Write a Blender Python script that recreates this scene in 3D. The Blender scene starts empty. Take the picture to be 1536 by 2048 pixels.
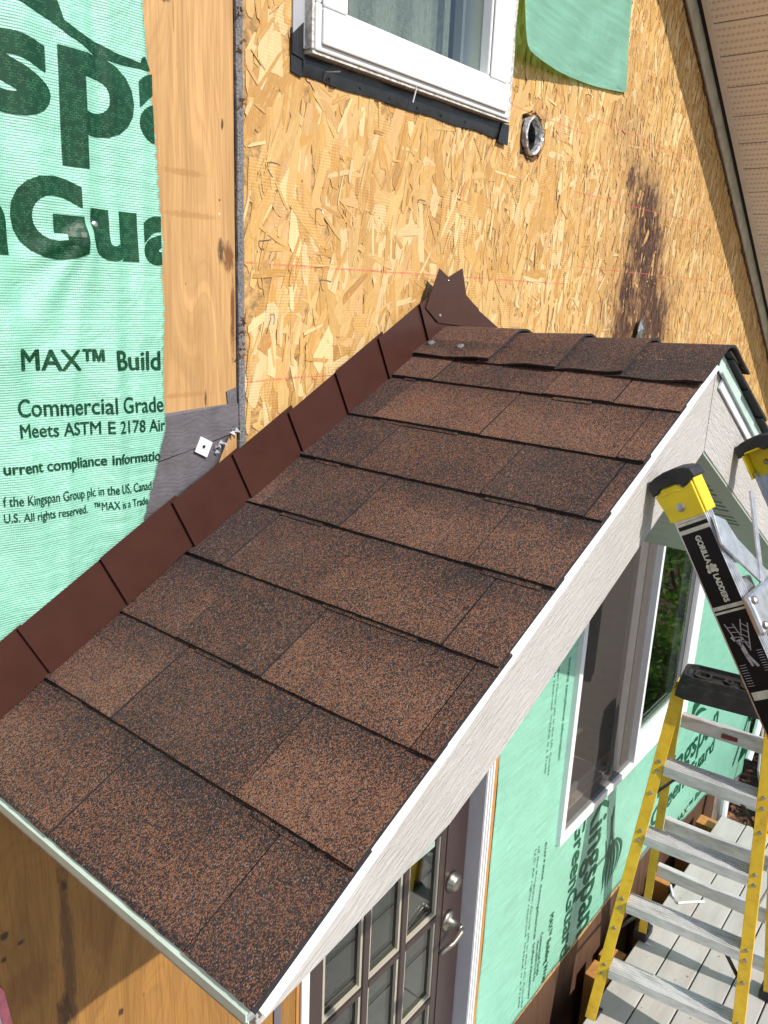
import bpy, bmesh, math, random
import numpy as np
from mathutils import Vector, Matrix
random.seed(7)
rng = np.random.default_rng(7)
sc = bpy.context.scene
col = sc.collection

# ---------------------------------------------------------------- camera
# world: X along the house wall, wall face at Y = 0 (outside is -Y), deck top at Z = 0
RM = np.array([[0.63166236, -0.77419486, 0.04031112],
               [-0.18381581, -0.20008425, -0.96238144],
               [0.75313638, 0.60049031, -0.26869494]])
FPX = 1599.51
CAM = np.array([0.0, -1.05, 2.8])
cd = bpy.data.cameras.new('camera')
cd.sensor_fit = 'HORIZONTAL'
cd.sensor_width = 36.0
cd.lens = 36.0 * FPX / 1536.0
cd.clip_start = 0.02
cd.clip_end = 400
cam = bpy.data.objects.new('camera', cd)
col.objects.link(cam)
cam.matrix_world = Matrix([[RM[0, i], -RM[1, i], -RM[2, i], CAM[i]] for i in range(3)] + [[0, 0, 0, 1]])
sc.camera = cam

# ---------------------------------------------------------------- light
SUN = Vector((0.0, -1.0, 0.92)).normalized()
w = bpy.data.worlds.new('World')
sc.world = w
w.use_nodes = True
nt = w.node_tree
bg = nt.nodes['Background']
sky = nt.nodes.new('ShaderNodeTexSky')
sky.sky_type = 'NISHITA'
sky.sun_disc = False
sky.sun_elevation = math.asin(SUN.z)
sky.sun_rotation = math.atan2(SUN.x, SUN.y) % (2 * math.pi)
nt.links.new(sky.outputs[0], bg.inputs[0])
bg.inputs[1].default_value = 0.15
sl = bpy.data.lights.new('sun', 'SUN')
sl.energy = 4.4
sl.angle = math.radians(0.5)
sl.color = (1.0, 0.95, 0.87)
so = bpy.data.objects.new('sun', sl)
col.objects.link(so)
so.location = (-2, -8, 9)
so.rotation_euler = SUN.to_track_quat('Z', 'Y').to_euler()
sc.view_settings.view_transform = 'Standard'
sc.view_settings.look = 'None'
sc.view_settings.exposure = 0.14
sc.view_settings.gamma = 1.0
sc.render.resolution_x = 768
sc.render.resolution_y = 1024


# ---------------------------------------------------------------- helpers
def ray(px, py):
    return RM.T @ np.array([(px - 768) / FPX, (py - 1024) / FPX, 1.0])


def onY(px, py, y=0.0):
    r = ray(px, py)
    return CAM + r * (y - CAM[1]) / r[1]


def onX(px, py, x):
    r = ray(px, py)
    return CAM + r * (x - CAM[0]) / r[0]


MATS = {}


class NG:
    def __init__(s, name):
        s.m = bpy.data.materials.new(name)
        s.m.use_nodes = True
        s.t = s.m.node_tree
        s.b = s.t.nodes['Principled BSDF']
        s.out = s.t.nodes['Material Output']
        MATS[name] = s.m

    def n(s, typ, ins=None, **kw):
        nd = s.t.nodes.new('ShaderNode' + typ)
        for k, v in kw.items():
            setattr(nd, k, v)
        if ins:
            for k, v in ins.items():
                s.set(nd.inputs[k], v)
        return nd

    def set(s, sock, v):
        if hasattr(v, 'node'):
            s.t.links.new(v, sock)
        elif isinstance(v, (tuple, list)) and len(v) == 3 and sock.type == 'RGBA':
            sock.default_value = (*v, 1)
        else:
            sock.default_value = v

    def p(s, **kw):
        for k, v in kw.items():
            s.set(s.b.inputs[k.replace('_', ' ')], v)

    def pos(s):
        return s.n('NewGeometry').outputs['Position']

    def mapp(s, vec, scale=(1, 1, 1), rot=(0, 0, 0), loc=(0, 0, 0)):
        return s.n('Mapping', {'Vector': vec, 'Scale': scale, 'Rotation': rot, 'Location': loc}).outputs[0]

    def noise(s, vec, scale, detail=3, rough=0.55, dist=0.0):
        return s.n('TexNoise', {'Vector': vec, 'Scale': scale, 'Detail': detail, 'Roughness': rough, 'Distortion': dist}).outputs[0]

    def math(s, op, a, b=0.0, clamp=False):
        nd = s.n('Math', operation=op, use_clamp=clamp)
        s.set(nd.inputs[0], a)
        s.set(nd.inputs[1], b)
        return nd.outputs[0]

    def ramp(s, fac, stops, interp='LINEAR'):
        nd = s.n('ValToRGB')
        nd.color_ramp.interpolation = interp
        e = nd.color_ramp.elements
        while len(e) < len(stops):
            e.new(0.5)
        for i, (p, c) in enumerate(stops):
            e[i].position = p
            e[i].color = (*c, 1) if len(c) == 3 else c
        s.set(nd.inputs[0], fac)
        return nd.outputs[0]

    def mix(s, f, a, b, blend='MIX'):
        nd = s.n('Mix', data_type='RGBA', blend_type=blend)
        s.set(nd.inputs[0], f)
        s.set(nd.inputs[6], a)
        s.set(nd.inputs[7], b)
        return nd.outputs[2]

    def bump(s, h, dist, strength=1.0):
        o = s.n('Bump', {'Height': h, 'Distance': dist, 'Strength': strength}).outputs[0]
        s.set(s.b.inputs['Normal'], o)
        return o

    def sep(s, vec):
        return s.n('SeparateXYZ', {'Vector': vec}).outputs

    def comb(s, x, y, z):
        return s.n('CombineXYZ', {'X': x, 'Y': y, 'Z': z}).outputs[0]


def simple(name, c, rough=0.5, metal=0.0, var=0.08, scale=18, bump=0.0, bscale=150, spec=0.5, coat=0.0):
    g = NG(name)
    p = g.pos()
    nz = g.noise(p, scale, 4)
    lo = tuple(max(0, x * (1 - var * 2)) for x in c)
    hi = tuple(min(1, x * (1 + var * 1.2)) for x in c)
    g.p(Base_Color=g.ramp(nz, [(0.3, lo), (0.7, hi)]), Metallic=metal, Specular_IOR_Level=spec, Coat_Weight=coat)
    g.p(Roughness=g.math('MULTIPLY_ADD', nz, 0.3, True) if False else g.ramp(nz, [(0.3, (rough * 0.85,) * 3), (0.7, (min(1, rough * 1.15),) * 3)]))
    if bump:
        g.bump(g.noise(p, bscale, 3), bump)
    return g


class MB:
    def __init__(s):
        s.v = []
        s.f = []
        s.uv = None

    def add(s, vs, fs):
        o = len(s.v)
        s.v += [tuple(map(float, v)) for v in vs]
        s.f += [tuple(i + o for i in f) for f in fs]
        return s

    def box(s, x0, x1, y0, y1, z0, z1):
        x0, x1 = sorted((x0, x1)); y0, y1 = sorted((y0, y1)); z0, z1 = sorted((z0, z1))
        vs = [(x, y, z) for x in (x0, x1) for y in (y0, y1) for z in (z0, z1)]
        return s.add(vs, [(0, 1, 3, 2), (4, 6, 7, 5), (0, 4, 5, 1), (2, 3, 7, 6), (0, 2, 6, 4), (1, 5, 7, 3)])

    def beam(s, a, b, u, wu, wv, ou=0.0, ov=0.0):
        """box from a to b; cross-section wu along u, wv along the third axis, offset ou/ov"""
        a = np.array(a, float); b = np.array(b, float)
        d = (b - a) / np.linalg.norm(b - a)
        u = np.array(u, float); u = u - d * (u @ d); u /= np.linalg.norm(u)
        v = np.cross(d, u)
        vs = []
        for P in (a, b):
            for i, j in ((-1, -1), (1, -1), (1, 1), (-1, 1)):
                vs.append(P + u * (ou + i * wu / 2) + v * (ov + j * wv / 2))
        return s.add(vs, [(3, 2, 1, 0), (4, 5, 6, 7), (0, 1, 5, 4), (1, 2, 6, 5), (2, 3, 7, 6), (3, 0, 4, 7)])

    def prism(s, poly, off):
        """poly: list of 3D points (planar), extruded by vector off"""
        n = len(poly)
        off = np.array(off, float)
        A = [np.array(p, float) for p in poly]
        vs = A + [p + off for p in A]
        fs = [tuple(range(n))[::-1], tuple(range(n, 2 * n))]
        for i in range(n):
            j = (i + 1) % n
            fs.append((i, j, n + j, n + i))
        return s.add(vs, fs)

    def wallpoly(s, pts, y0, y1):
        return s.prism([(x, y0, z) for x, z in pts], (0, y1 - y0, 0))

    def tube(s, pts, r, n=10, caps=True):
        pts = [np.array(p, float) for p in pts]
        rs = r if hasattr(r, '__len__') else [r] * len(pts)
        o = []
        ref = np.array((0.3, 0.9, 0.2))
        for i, p in enumerate(pts):
            d = pts[min(i + 1, len(pts) - 1)] - pts[max(i - 1, 0)]
            d /= np.linalg.norm(d)
            u = np.cross(d, ref); u /= np.linalg.norm(u)
            v = np.cross(d, u)
            for k in range(n):
                a = 2 * math.pi * k / n
                o.append(p + (u * math.cos(a) + v * math.sin(a)) * rs[i])
        fs = []
        for i in range(len(pts) - 1):
            for k in range(n):
                fs.append((i * n + k, i * n + (k + 1) % n, (i + 1) * n + (k + 1) % n, (i + 1) * n + k))
        if caps:
            fs.append(tuple(range(n))[::-1])
            fs.append(tuple((len(pts) - 1) * n + k for k in range(n)))
        return s.add(o, fs)

    def lathe(s, c, axis, prof, n=20):
        """prof: (distance along axis, radius)"""
        axis = np.array(axis, float); axis /= np.linalg.norm(axis)
        return s.tube([np.array(c) + axis * t for t, r in prof], [max(r, 1e-4) for t, r in prof], n)

    def build(s, name, mat, parent=None, smooth=False, bevel=0.0, kind=None, seg=2):
        me = bpy.data.meshes.new(name)
        L = root_loc(parent)
        me.from_pydata([(x - L[0], y - L[1], z - L[2]) for x, y, z in s.v], [], s.f)
        me.materials.append(MATS[mat])
        bm = bmesh.new(); bm.from_mesh(me)
        bmesh.ops.recalc_face_normals(bm, faces=bm.faces)
        bm.to_mesh(me); bm.free()
        if smooth:
            me.polygons.foreach_set('use_smooth', [True] * len(me.polygons))
        o = bpy.data.objects.new(name, me)
        col.objects.link(o)
        if parent:
            o.parent = parent
        if bevel:
            md = o.modifiers.new('bevel', 'BEVEL')
            md.width = bevel; md.segments = seg; md.limit_method = 'ANGLE'; md.angle_limit = math.radians(40)
        if kind:
            o['kind'] = kind
        return o


def root_loc(p):
    while p is not None and p.parent is not None:
        p = p.parent
    return (0, 0, 0) if p is None else tuple(p.location)


def tag(o, label=None, cat=None, group=None, kind=None):
    for k, v in (('label', label), ('category', cat), ('group', group), ('kind', kind)):
        if v:
            o[k] = v
    return o


def thing(name, label, cat, loc, group=None, kind=None):
    o = bpy.data.objects.new(name, None)
    o.empty_display_size = 0.1
    col.objects.link(o)
    o.location = loc
    return tag(o, label, cat, group, kind)


# ---------------------------------------------------------------- materials
# shingle granules
g = NG('shingle')
p = g.pos()
vor = g.n('TexVoronoi', {'Vector': p, 'Scale': 720.0}, feature='F1')
cell = g.sep(vor.outputs['Color'])
rnd = g.n('ObjectInfo').outputs['Random']
blend = g.noise(g.mapp(p, loc=(3, 1, 0)), 9.0, 2)
key = g.math('ADD', cell[0], g.math('ADD', g.math('MULTIPLY', g.math('SUBTRACT', rnd, 0.5), 0.33), g.math('MULTIPLY', g.math('SUBTRACT', blend, 0.5), 0.42)))
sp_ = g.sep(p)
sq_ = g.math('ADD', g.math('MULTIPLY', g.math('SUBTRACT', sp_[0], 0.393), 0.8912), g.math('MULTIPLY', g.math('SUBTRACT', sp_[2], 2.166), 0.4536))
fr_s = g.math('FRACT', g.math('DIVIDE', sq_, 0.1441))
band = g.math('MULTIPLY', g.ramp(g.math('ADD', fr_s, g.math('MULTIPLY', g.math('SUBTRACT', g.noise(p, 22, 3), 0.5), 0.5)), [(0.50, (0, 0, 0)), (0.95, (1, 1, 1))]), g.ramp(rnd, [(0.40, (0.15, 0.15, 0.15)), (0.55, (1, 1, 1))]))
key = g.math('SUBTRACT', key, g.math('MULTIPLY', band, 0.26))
cc = g.ramp(key, [(0.0, (0.014, 0.014, 0.017)), (0.34, (0.024, 0.021, 0.025)), (0.46, (0.060, 0.041, 0.036)), (0.57, (0.105, 0.056, 0.041)),
                  (0.71, (0.195, 0.080, 0.042)), (0.90, (0.255, 0.104, 0.052)), (1.0, (0.28, 0.15, 0.095))])
cc = g.mix(g.math('GREATER_THAN', cell[1], 0.975), cc, (0.19, 0.165, 0.155))
dust = g.noise(p, 3.0, 5)
cc = g.mix(g.math('MULTIPLY', g.ramp(dust, [(0.45, (0, 0, 0)), (0.75, (1, 1, 1))]), 0.12), cc, (0.20, 0.145, 0.125))
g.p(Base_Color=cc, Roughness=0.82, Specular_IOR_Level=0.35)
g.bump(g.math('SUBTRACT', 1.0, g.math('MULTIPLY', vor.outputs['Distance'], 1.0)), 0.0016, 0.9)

simple('shingle_edge', (0.022, 0.020, 0.021), 0.9, var=0.3, scale=200)
g = simple('flashing_brown', (0.058, 0.021, 0.015), 0.36, var=0.05, scale=14, bump=0.0010, bscale=16)
simple('white_metal', (0.78, 0.79, 0.82), 0.35, var=0.03, scale=30)
simple('sage_metal', (0.54, 0.69, 0.63), 0.42, var=0.05, scale=25)
simple('sage_vinyl', (0.36, 0.43, 0.37), 0.5, var=0.05, scale=25)
simple('sage_dark', (0.16, 0.20, 0.17), 0.6, var=0.1, scale=60)
simple('grey_board', (0.36, 0.38, 0.36), 0.8, var=0.22, scale=60, bump=0.001)


def fibre(name, ang):
    g = NG(name)
    p = g.mapp(g.pos(), rot=(0, ang, 0))
    a = g.noise(g.mapp(p, scale=(24, 60, 170)), 1.0, 4, 0.6, 1.4)
    b = g.noise(g.mapp(p, scale=(22, 150, 260)), 1.0, 3, 0.6, 0.4)
    h = g.math('ADD', a, g.math('MULTIPLY', b, 0.45))
    st = g.noise(g.pos(), 6, 4)
    c = g.mix(g.ramp(st, [(0.35, (0, 0, 0)), (0.75, (1, 1, 1))]), (0.48, 0.458, 0.43), (0.54, 0.518, 0.49))
    g.p(Base_Color=c, Roughness=0.72, Specular_IOR_Level=0.3)
    g.bump(h, 0.0036, 1.0)


PITCH = math.atan(0.509)
fibre('fibre_cement_up', PITCH)
fibre('fibre_cement_down', -PITCH)

# osb strands: per-flake colour in attribute "tint", stain in "stain", flake uv in metres
g = NG('osb_strand')
tint = g.n('Attribute', attribute_name='tint').outputs['Color']
stain = g.n('Attribute', attribute_name='stain').outputs['Fac']
uv = g.n('UVMap').outputs[0]
gr = g.noise(g.mapp(uv, scale=(16, 420, 1)), 1.0, 4, 0.6)
gr2 = g.noise(g.mapp(uv, scale=(60, 160, 1)), 1.0, 3)
c = g.mix(g.math('MULTIPLY', g.ramp(gr, [(0.30, (1, 1, 1)), (0.60, (0, 0, 0))]), 0.42), tint, g.mix(1.0, tint, (0.66, 0.50, 0.34), 'MULTIPLY'))
c = g.mix(g.math('MULTIPLY', g.ramp(gr2, [(0.5, (0, 0, 0)), (0.75, (1, 1, 1))]), 0.35), c, (0.72, 0.55, 0.33))
P = g.pos()
s3 = g.sep(P)
wear = g.noise(P, 1.8, 4)
c = g.mix(g.math('MULTIPLY', g.ramp(wear, [(0.45, (0, 0, 0)), (0.70, (1, 1, 1))]), 0.30), c, (0.40, 0.22, 0.09))
sp = g.noise(P, 55, 2)
c = g.mix(g.math('MULTIPLY', g.ramp(sp, [(0.70, (0, 0, 0)), (0.76, (1, 1, 1))]), 0.75), c, (0.10, 0.045, 0.02))
sn = g.noise(g.mapp(P, scale=(34, 20, 15)), 1.0, 6, 0.72, 0.8)
sm = g.math('ADD', stain, g.math('MULTIPLY', g.math('SUBTRACT', sn, 0.5), 2.4))
sm = g.math('MULTIPLY', g.ramp(sm, [(0.38, (0, 0, 0)), (0.80, (1, 1, 1))]), g.ramp(stain, [(0.05, (0, 0, 0)), (0.3, (1, 1, 1))]))
sn2 = g.noise(g.mapp(P, scale=(70, 20, 22), loc=(5, 2, 1)), 1.0, 4, 0.7)
c = g.mix(g.math('MULTIPLY', g.ramp(stain, [(0.1, (0, 0, 0)), (0.7, (1, 1, 1))]), 0.72), c, (0.24, 0.115, 0.048))
c = g.mix(sm, c, g.ramp(sn2, [(0.35, (0.022, 0.012, 0.012)), (0.6, (0.12, 0.055, 0.030)), (0.75, (0.20, 0.11, 0.07))]))
# chalk lines snapped on the sheathing
lines = [(2.832, 0.90, 2.06), (2.637, 0.90, 1.2), (3.212, 1.68, 2.10), (3.255, 2.08, 2.9), (3.068, 2.07, 3.2), (2.880, 2.12, 3.30), (2.838, 3.1, 4.2), (2.645, 3.0, 4.3)]
tot = None
wob = g.math('MULTIPLY', g.math('SUBTRACT', g.noise(P, 12, 2), 0.5), 0.004)
for z0, xa, xb in lines:
    d = g.math('ABSOLUTE', g.math('SUBTRACT', g.math('ADD', s3[2], wob), z0))
    m = g.math('MULTIPLY', g.math('LESS_THAN', d, 0.0016), g.math('MULTIPLY', g.math('GREATER_THAN', s3[0], xa), g.math('LESS_THAN', s3[0], xb)))
    tot = m if tot is None else g.math('MAXIMUM', tot, m)
cn = g.noise(P, 70, 3)
c = g.mix(g.math('MULTIPLY', tot, g.ramp(cn, [(0.35, (0.1, 0.1, 0.1)), (0.65, (0.8, 0.8, 0.8))])), c, (0.62, 0.10, 0.10))
g.p(Base_Color=c, Roughness=0.6, Specular_IOR_Level=0.35)
scr = g.n('TexWave', {'Vector': g.mapp(P, scale=(1, 1, 1)), 'Scale': 62.0, 'Distortion': 0.6, 'Detail Scale': 3.0}, bands_direction='Z').outputs['Fac']
scm = g.ramp(g.noise(P, 7, 2), [(0.48, (0, 0, 0)), (0.6, (1, 1, 1))])
g.bump(g.math('ADD', gr, g.math('MULTIPLY', g.math('MULTIPLY', scr, scm), 0.45)), 0.0008, 0.7)

simple('osb_base', (0.50, 0.29, 0.105), 0.75, var=0.3, scale=60, bump=0.002, bscale=120)


def plywood(name, tone, knots=1.0, blobs=()):
    g = NG(name)
    P = g.pos()
    d = g.noise(g.mapp(P, scale=(5, 5, 1.2)), 1.0, 2)
    q = g.n('VectorMath', {0: P, 1: g.comb(g.math('MULTIPLY', g.math('SUBTRACT', d, 0.5), 0.5), 0.0, 0.0)}, operation='ADD').outputs[0]
    a = g.noise(g.mapp(q, scale=(26, 26, 1.3)), 1.0, 3, 0.6, 0.5)
    b = g.noise(g.mapp(P, scale=(300, 300, 9)), 1.0, 3)
    wv = g.n('TexWave', {'Vector': g.mapp(q, scale=(1, 1, 0.05)), 'Scale': 30.0, 'Distortion': 6.0, 'Detail': 3.0, 'Detail Scale': 1.2}, bands_direction='X').outputs['Fac']
    c = g.ramp(a, [(0.25, tuple(t * (0.90 - 0.30 * knots) for t in tone)), (0.5, tone), (0.75, tuple(min(1, t * 1.25) for t in tone))])
    c = g.mix(g.math('MULTIPLY', g.ramp(wv, [(0.55, (0, 0, 0)), (0.95, (1, 1, 1))]), 0.16 * knots + 0.06), c, tuple(t * f for t, f in zip(tone, (0.62, 0.48, 0.36))))
    c = g.mix(g.math('MULTIPLY', g.ramp(b, [(0.48, (0, 0, 0)), (0.62, (1, 1, 1))]), 0.38), c, tuple(t * f for t, f in zip(tone, (0.6, 0.5, 0.4))))
    kn = g.noise(g.mapp(P, scale=(40, 40, 14)), 1.0, 2)
    c = g.mix(g.math('MULTIPLY', g.ramp(kn, [(0.70, (0, 0, 0)), (0.75, (1, 1, 1))]), 0.9 * knots), c, (0.10, 0.045, 0.02))
    dk = g.noise(g.mapp(P, scale=(14, 14, 0.9), loc=(1.7, 0, 3)), 1.0, 4, 0.6)
    c = g.mix(g.math('MULTIPLY', g.ramp(dk, [(0.58, (0, 0, 0)), (0.74, (1, 1, 1))]), 0.12 + 0.5 * knots), c, tuple(t * f for t, f in zip(tone, (0.36, 0.28, 0.24))))
    if blobs:
        sx_ = g.sep(P)
        bn = g.noise(g.mapp(P, scale=(120, 120, 28)), 1.0, 4, 0.7, 0.5)
        for bx, bz, rx_, rz_, bc, bs in blobs:
            dd = g.math('ADD', g.math('POWER', g.math('MULTIPLY', g.math('SUBTRACT', sx_[0], bx), 1 / rx_), 2.0), g.math('POWER', g.math('MULTIPLY', g.math('SUBTRACT', sx_[2], bz), 1 / rz_), 2.0))
            dd = g.math('ADD', dd, g.math('MULTIPLY', g.math('SUBTRACT', bn, 0.5), 2.6))
            c = g.mix(g.math('MULTIPLY', g.ramp(dd, [(0.25, (1, 1, 1)), (0.95, (0, 0, 0))]), bs), c, bc)
    g.p(Base_Color=c, Roughness=0.62, Specular_IOR_Level=0.35)
    g.bump(g.math('ADD', b, a), 0.0012, 0.7)


plywood('plywood', (0.55, 0.325, 0.135), 0.5, [(0.871, 2.845, 0.008, 0.022, (0.045, 0.022, 0.014), 0.85), (0.886, 2.838, 0.012, 0.026, (0.17, 0.065, 0.022), 0.9), (0.894, 2.74, 0.0055, 0.075, (0.17, 0.065, 0.022), 0.95), (0.877, 3.033, 0.0028, 0.009, (0.045, 0.022, 0.014), 0.9), (0.777, 3.177, 0.012, 0.006, (0.045, 0.022, 0.014), 0.8), (0.806, 2.955, 0.05, 0.006, (0.36, 0.185, 0.06), 0.6), (0.813, 2.896, 0.06, 0.006, (0.36, 0.185, 0.06), 0.55), (0.795, 2.624, 0.06, 0.005, (0.36, 0.185, 0.06), 0.5), (0.835, 2.613, 0.003, 0.018, (0.045, 0.022, 0.014), 0.85), (0.87, 2.923, 0.0022, 0.0022, (0.045, 0.022, 0.014), 1.0), (0.869, 2.903, 0.0022, 0.0022, (0.7, 0.6, 0.45), 1.0), (0.801, 2.795, 0.0016, 0.0018, (0.045, 0.022, 0.014), 1.0), (0.791, 3.16, 0.002, 0.03, (0.36, 0.185, 0.06), 0.8), (0.901, 3.0, 0.002, 0.25, (0.17, 0.065, 0.022), 0.7)])
plywood('plywood_aged', (0.31, 0.155, 0.041), 0.75, [(0.532, 1.855, 0.006, 0.012, (0.045, 0.022, 0.014), 0.95), (0.619, 1.53, 0.007, 0.011, (0.045, 0.022, 0.014), 0.95), (0.433, 1.829, 0.008, 0.008, (0.045, 0.022, 0.014), 0.9), (0.428, 1.787, 0.005, 0.006, (0.045, 0.022, 0.014), 0.9), (0.456, 1.8, 0.008, 0.005, (0.045, 0.022, 0.014), 0.9), (0.53, 1.731, 0.013, 0.22, (0.07, 0.035, 0.018), 0.7), (0.515, 1.609, 0.014, 0.05, (0.045, 0.022, 0.014), 0.8), (0.464, 1.711, 0.05, 0.05, (0.17, 0.065, 0.022), 0.5), (0.59, 1.739, 0.04, 0.1, (0.17, 0.065, 0.022), 0.4), (0.771, 1.515, 0.006, 0.006, (0.17, 0.065, 0.022), 0.8)])
plywood('cedar', (0.50, 0.24, 0.07), 0.3)
plywood('old_wood', (0.115, 0.062, 0.038), 1.0)


def wrapmat(name, c0, weave=1.0):
    g = NG(name)
    P = g.pos()
    n1 = g.noise(g.mapp(P, scale=(6, 6, 90)), 1.0, 3)
    n2 = g.noise(P, 5.0, 3)
    lo = tuple(x * 0.86 for x in c0)
    hi = tuple(min(1, x * 1.10) for x in c0)
    c = g.ramp(g.math('ADD', g.math('MULTIPLY', n1, 0.6), g.math('MULTIPLY', n2, 0.4)), [(0.35, lo), (0.65, hi)])
    wz = g.n('TexWave', {'Vector': P, 'Scale': 95.0, 'Distortion': 1.2, 'Detail Scale': 6.0}, bands_direction='Z').outputs['Fac']
    wx = g.n('TexWave', {'Vector': P, 'Scale': 120.0, 'Distortion': 0.8, 'Detail Scale': 5.0}, bands_direction='X').outputs['Fac']
    fib = g.ramp(g.noise(g.mapp(P, scale=(9, 9, 340)), 1.0, 2), [(0.60, (0, 0, 0)), (0.70, (1, 1, 1))])
    c = g.mix(g.math('MULTIPLY', fib, 0.35), c, tuple(min(1, x * 1.5 + 0.1) for x in c0))
    g.p(Base_Color=c, Roughness=g.ramp(n1, [(0.3, (0.30,) * 3), (0.7, (0.45,) * 3)]), Specular_IOR_Level=0.7, Coat_Weight=0.6, Coat_Roughness=0.36)
    cr = g.noise(P, 22, 4, 0.6, 0.8)
    g.bump(g.math('ADD', g.math('MULTIPLY', g.math('ADD', wz, g.math('MULTIPLY', wx, 0.5)), 0.28 * weave), g.math('MULTIPLY', cr, 2.4)), 0.0018, 0.9)
    return g


wrapmat('wrap_green', (0.27, 0.61, 0.455))
g = wrapmat('wrap_flap', (0.30, 0.66, 0.50), 1.3)
tr = g.n('BsdfTranslucent', {'Color': (0.30, 0.66, 0.22, 1)})
mx = g.n('MixShader', {0: 0.34, 1: g.b.outputs[0], 2: tr.outputs[0]})
g.t.links.new(mx.outputs[0], g.out.inputs[0])
# dark green printing: weave shows as small light breaks
g = NG('print_green')
P = g.pos()
br = g.n('TexBrick', {'Vector': g.mapp(P, rot=(math.radians(90), 0, 0)), 'Scale': 1.0, 'Color1': (0, 0, 0, 1), 'Color2': (0, 0, 0, 1), 'Mortar': (1, 1, 1, 1),
                      'Mortar Size': 0.00045, 'Brick Width': 0.0058, 'Row Height': 0.0030}).outputs['Color']
nn = g.noise(P, 140, 2)
c = g.mix(g.math('MULTIPLY', br, g.ramp(nn, [(0.45, (0.02,) * 3), (0.62, (0.55,) * 3)])), g.ramp(g.noise(P, 30, 3), [(0.3, (0.002, 0.036, 0.014)), (0.7, (0.004, 0.058, 0.024))]), (0.06, 0.22, 0.11))
g.p(Base_Color=c, Roughness=0.45, Specular_IOR_Level=0.3)
simple('print_green_far', (0.006, 0.085, 0.040), 0.45, var=0.1)

simple('foam_grey', (0.20, 0.195, 0.20), 0.95, var=0.25, scale=240, bump=0.003, bscale=260)
g = simple('membrane_grey', (0.135, 0.125, 0.135), 0.42, var=0.10, scale=30, spec=0.5)
P = g.pos()
wn = g.n('TexWave', {'Vector': g.mapp(P, rot=(0, math.radians(-6), 0)), 'Scale': 34.0, 'Distortion': 16.0, 'Detail': 3.0, 'Detail Scale': 0.9}, bands_direction='Z').outputs['Fac']
g.bump(g.math('ADD', g.math('MULTIPLY', wn, 0.30), g.math('MULTIPLY', g.noise(P, 26, 4), 2.0)), 0.0011, 0.7)
simple('membrane_black', (0.016, 0.016, 0.018), 0.38, var=0.25, scale=30, bump=0.0015, bscale=45)
g = simple('vinyl_white', (0.80, 0.80, 0.80), 0.38, var=0.02, scale=12)
simple('vinyl_grey', (0.36, 0.37, 0.40), 0.5, var=0.06)
simple('chipped_white', (0.62, 0.60, 0.56), 0.8, var=0.22, scale=120, bump=0.004, bscale=150)
simple('screen_mesh', (0.16, 0.145, 0.13), 0.9, var=0.1, scale=20)
simple('sash_dark', (0.13, 0.12, 0.11), 0.5, var=0.1)
simple('sash_grey', (0.24, 0.235, 0.23), 0.5, var=0.08)
simple('sill_beige', (0.42, 0.36, 0.29), 0.6, var=0.1, scale=10)
simple('jamb_shade_grey', (0.60, 0.59, 0.61), 0.55, var=0.05, scale=8)  # white jamb, its shade put into the base colour as grey
simple('door_brown', (0.044, 0.027, 0.0245), 0.34, var=0.05, scale=14, bump=0.0004)
simple('bead_cream', (0.40, 0.37, 0.29), 0.5, var=0.06)
simple('nickel', (0.36, 0.33, 0.285), 0.36, metal=1.0, var=0.05, scale=40)
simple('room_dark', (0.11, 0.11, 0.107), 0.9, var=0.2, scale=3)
g = NG('curtain')
P = g.pos()
g.p(Base_Color=g.ramp(g.noise(g.mapp(P, scale=(240, 60, 60)), 1.0, 4), [(0.3, (0.20, 0.205, 0.17)), (0.7, (0.33, 0.335, 0.285))]), Roughness=0.95)
g.bump(g.noise(g.mapp(P, scale=(300, 100, 260)), 1.0, 3), 0.002)
g = NG('glass')
fc = g.n('LayerWeight', {'Blend': 0.5}).outputs['Facing']
tb = g.n('BsdfTransparent', {'Color': (0.86, 0.90, 0.88, 1)})
gb = g.n('BsdfGlossy', {'Roughness': 0.01, 'Color': (0.97, 0.98, 0.97, 1)})
fr = g.math('MULTIPLY_ADD', g.math('POWER', fc, 4.0), 0.96)
fr.node.inputs[2].default_value = 0.045
ms = g.n('MixShader', {0: g.math('MINIMUM', fr, 1.0), 1: tb.outputs[0], 2: gb.outputs[0]})
g.t.links.new(ms.outputs[0], g.out.inputs[0])

g = simple('aluminium', (0.62, 0.62, 0.64), 0.36, metal=0.85, var=0.10, scale=60)
g.bump(g.noise(g.mapp(g.pos(), scale=(300, 300, 300)), 1.0, 2), 0.0003, 0.5)
g = NG('aluminium_worn')
P = g.pos()
nz = g.noise(g.mapp(P, scale=(30, 8, 30)), 1.0, 5, 0.65)
g.p(Base_Color=g.ramp(nz, [(0.3, (0.46, 0.45, 0.44)), (0.55, (0.70, 0.69, 0.69)), (0.75, (0.80, 0.79, 0.80))]), Metallic=0.4, Roughness=g.ramp(nz, [(0.3, (0.6,) * 3), (0.7, (0.36,) * 3)]))
g.bump(g.noise(P, 200, 3), 0.0004, 0.6)
g = NG('fibreglass_yellow')
P = g.pos()
nz = g.noise(P, 22, 5, 0.65)
g.p(Base_Color=g.ramp(nz, [(0.22, (0.36, 0.20, 0.03)), (0.36, (0.66, 0.40, 0.025)), (0.5, (0.76, 0.47, 0.025)), (0.7, (0.82, 0.54, 0.04))]), Roughness=0.42, Specular_IOR_Level=0.5)
g.bump(g.noise(g.mapp(P, scale=(300, 300, 20)), 1.0, 2), 0.0004, 0.5)
simple('plastic_yellow', (0.82, 0.62, 0.010), 0.40, var=0.07, scale=30, bump=0.0004, bscale=60)
g = simple('rubber_black', (0.018, 0.018, 0.019), 0.55, var=0.4, scale=50, bump=0.0025, bscale=70)
g = NG('plastic_black')
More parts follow.
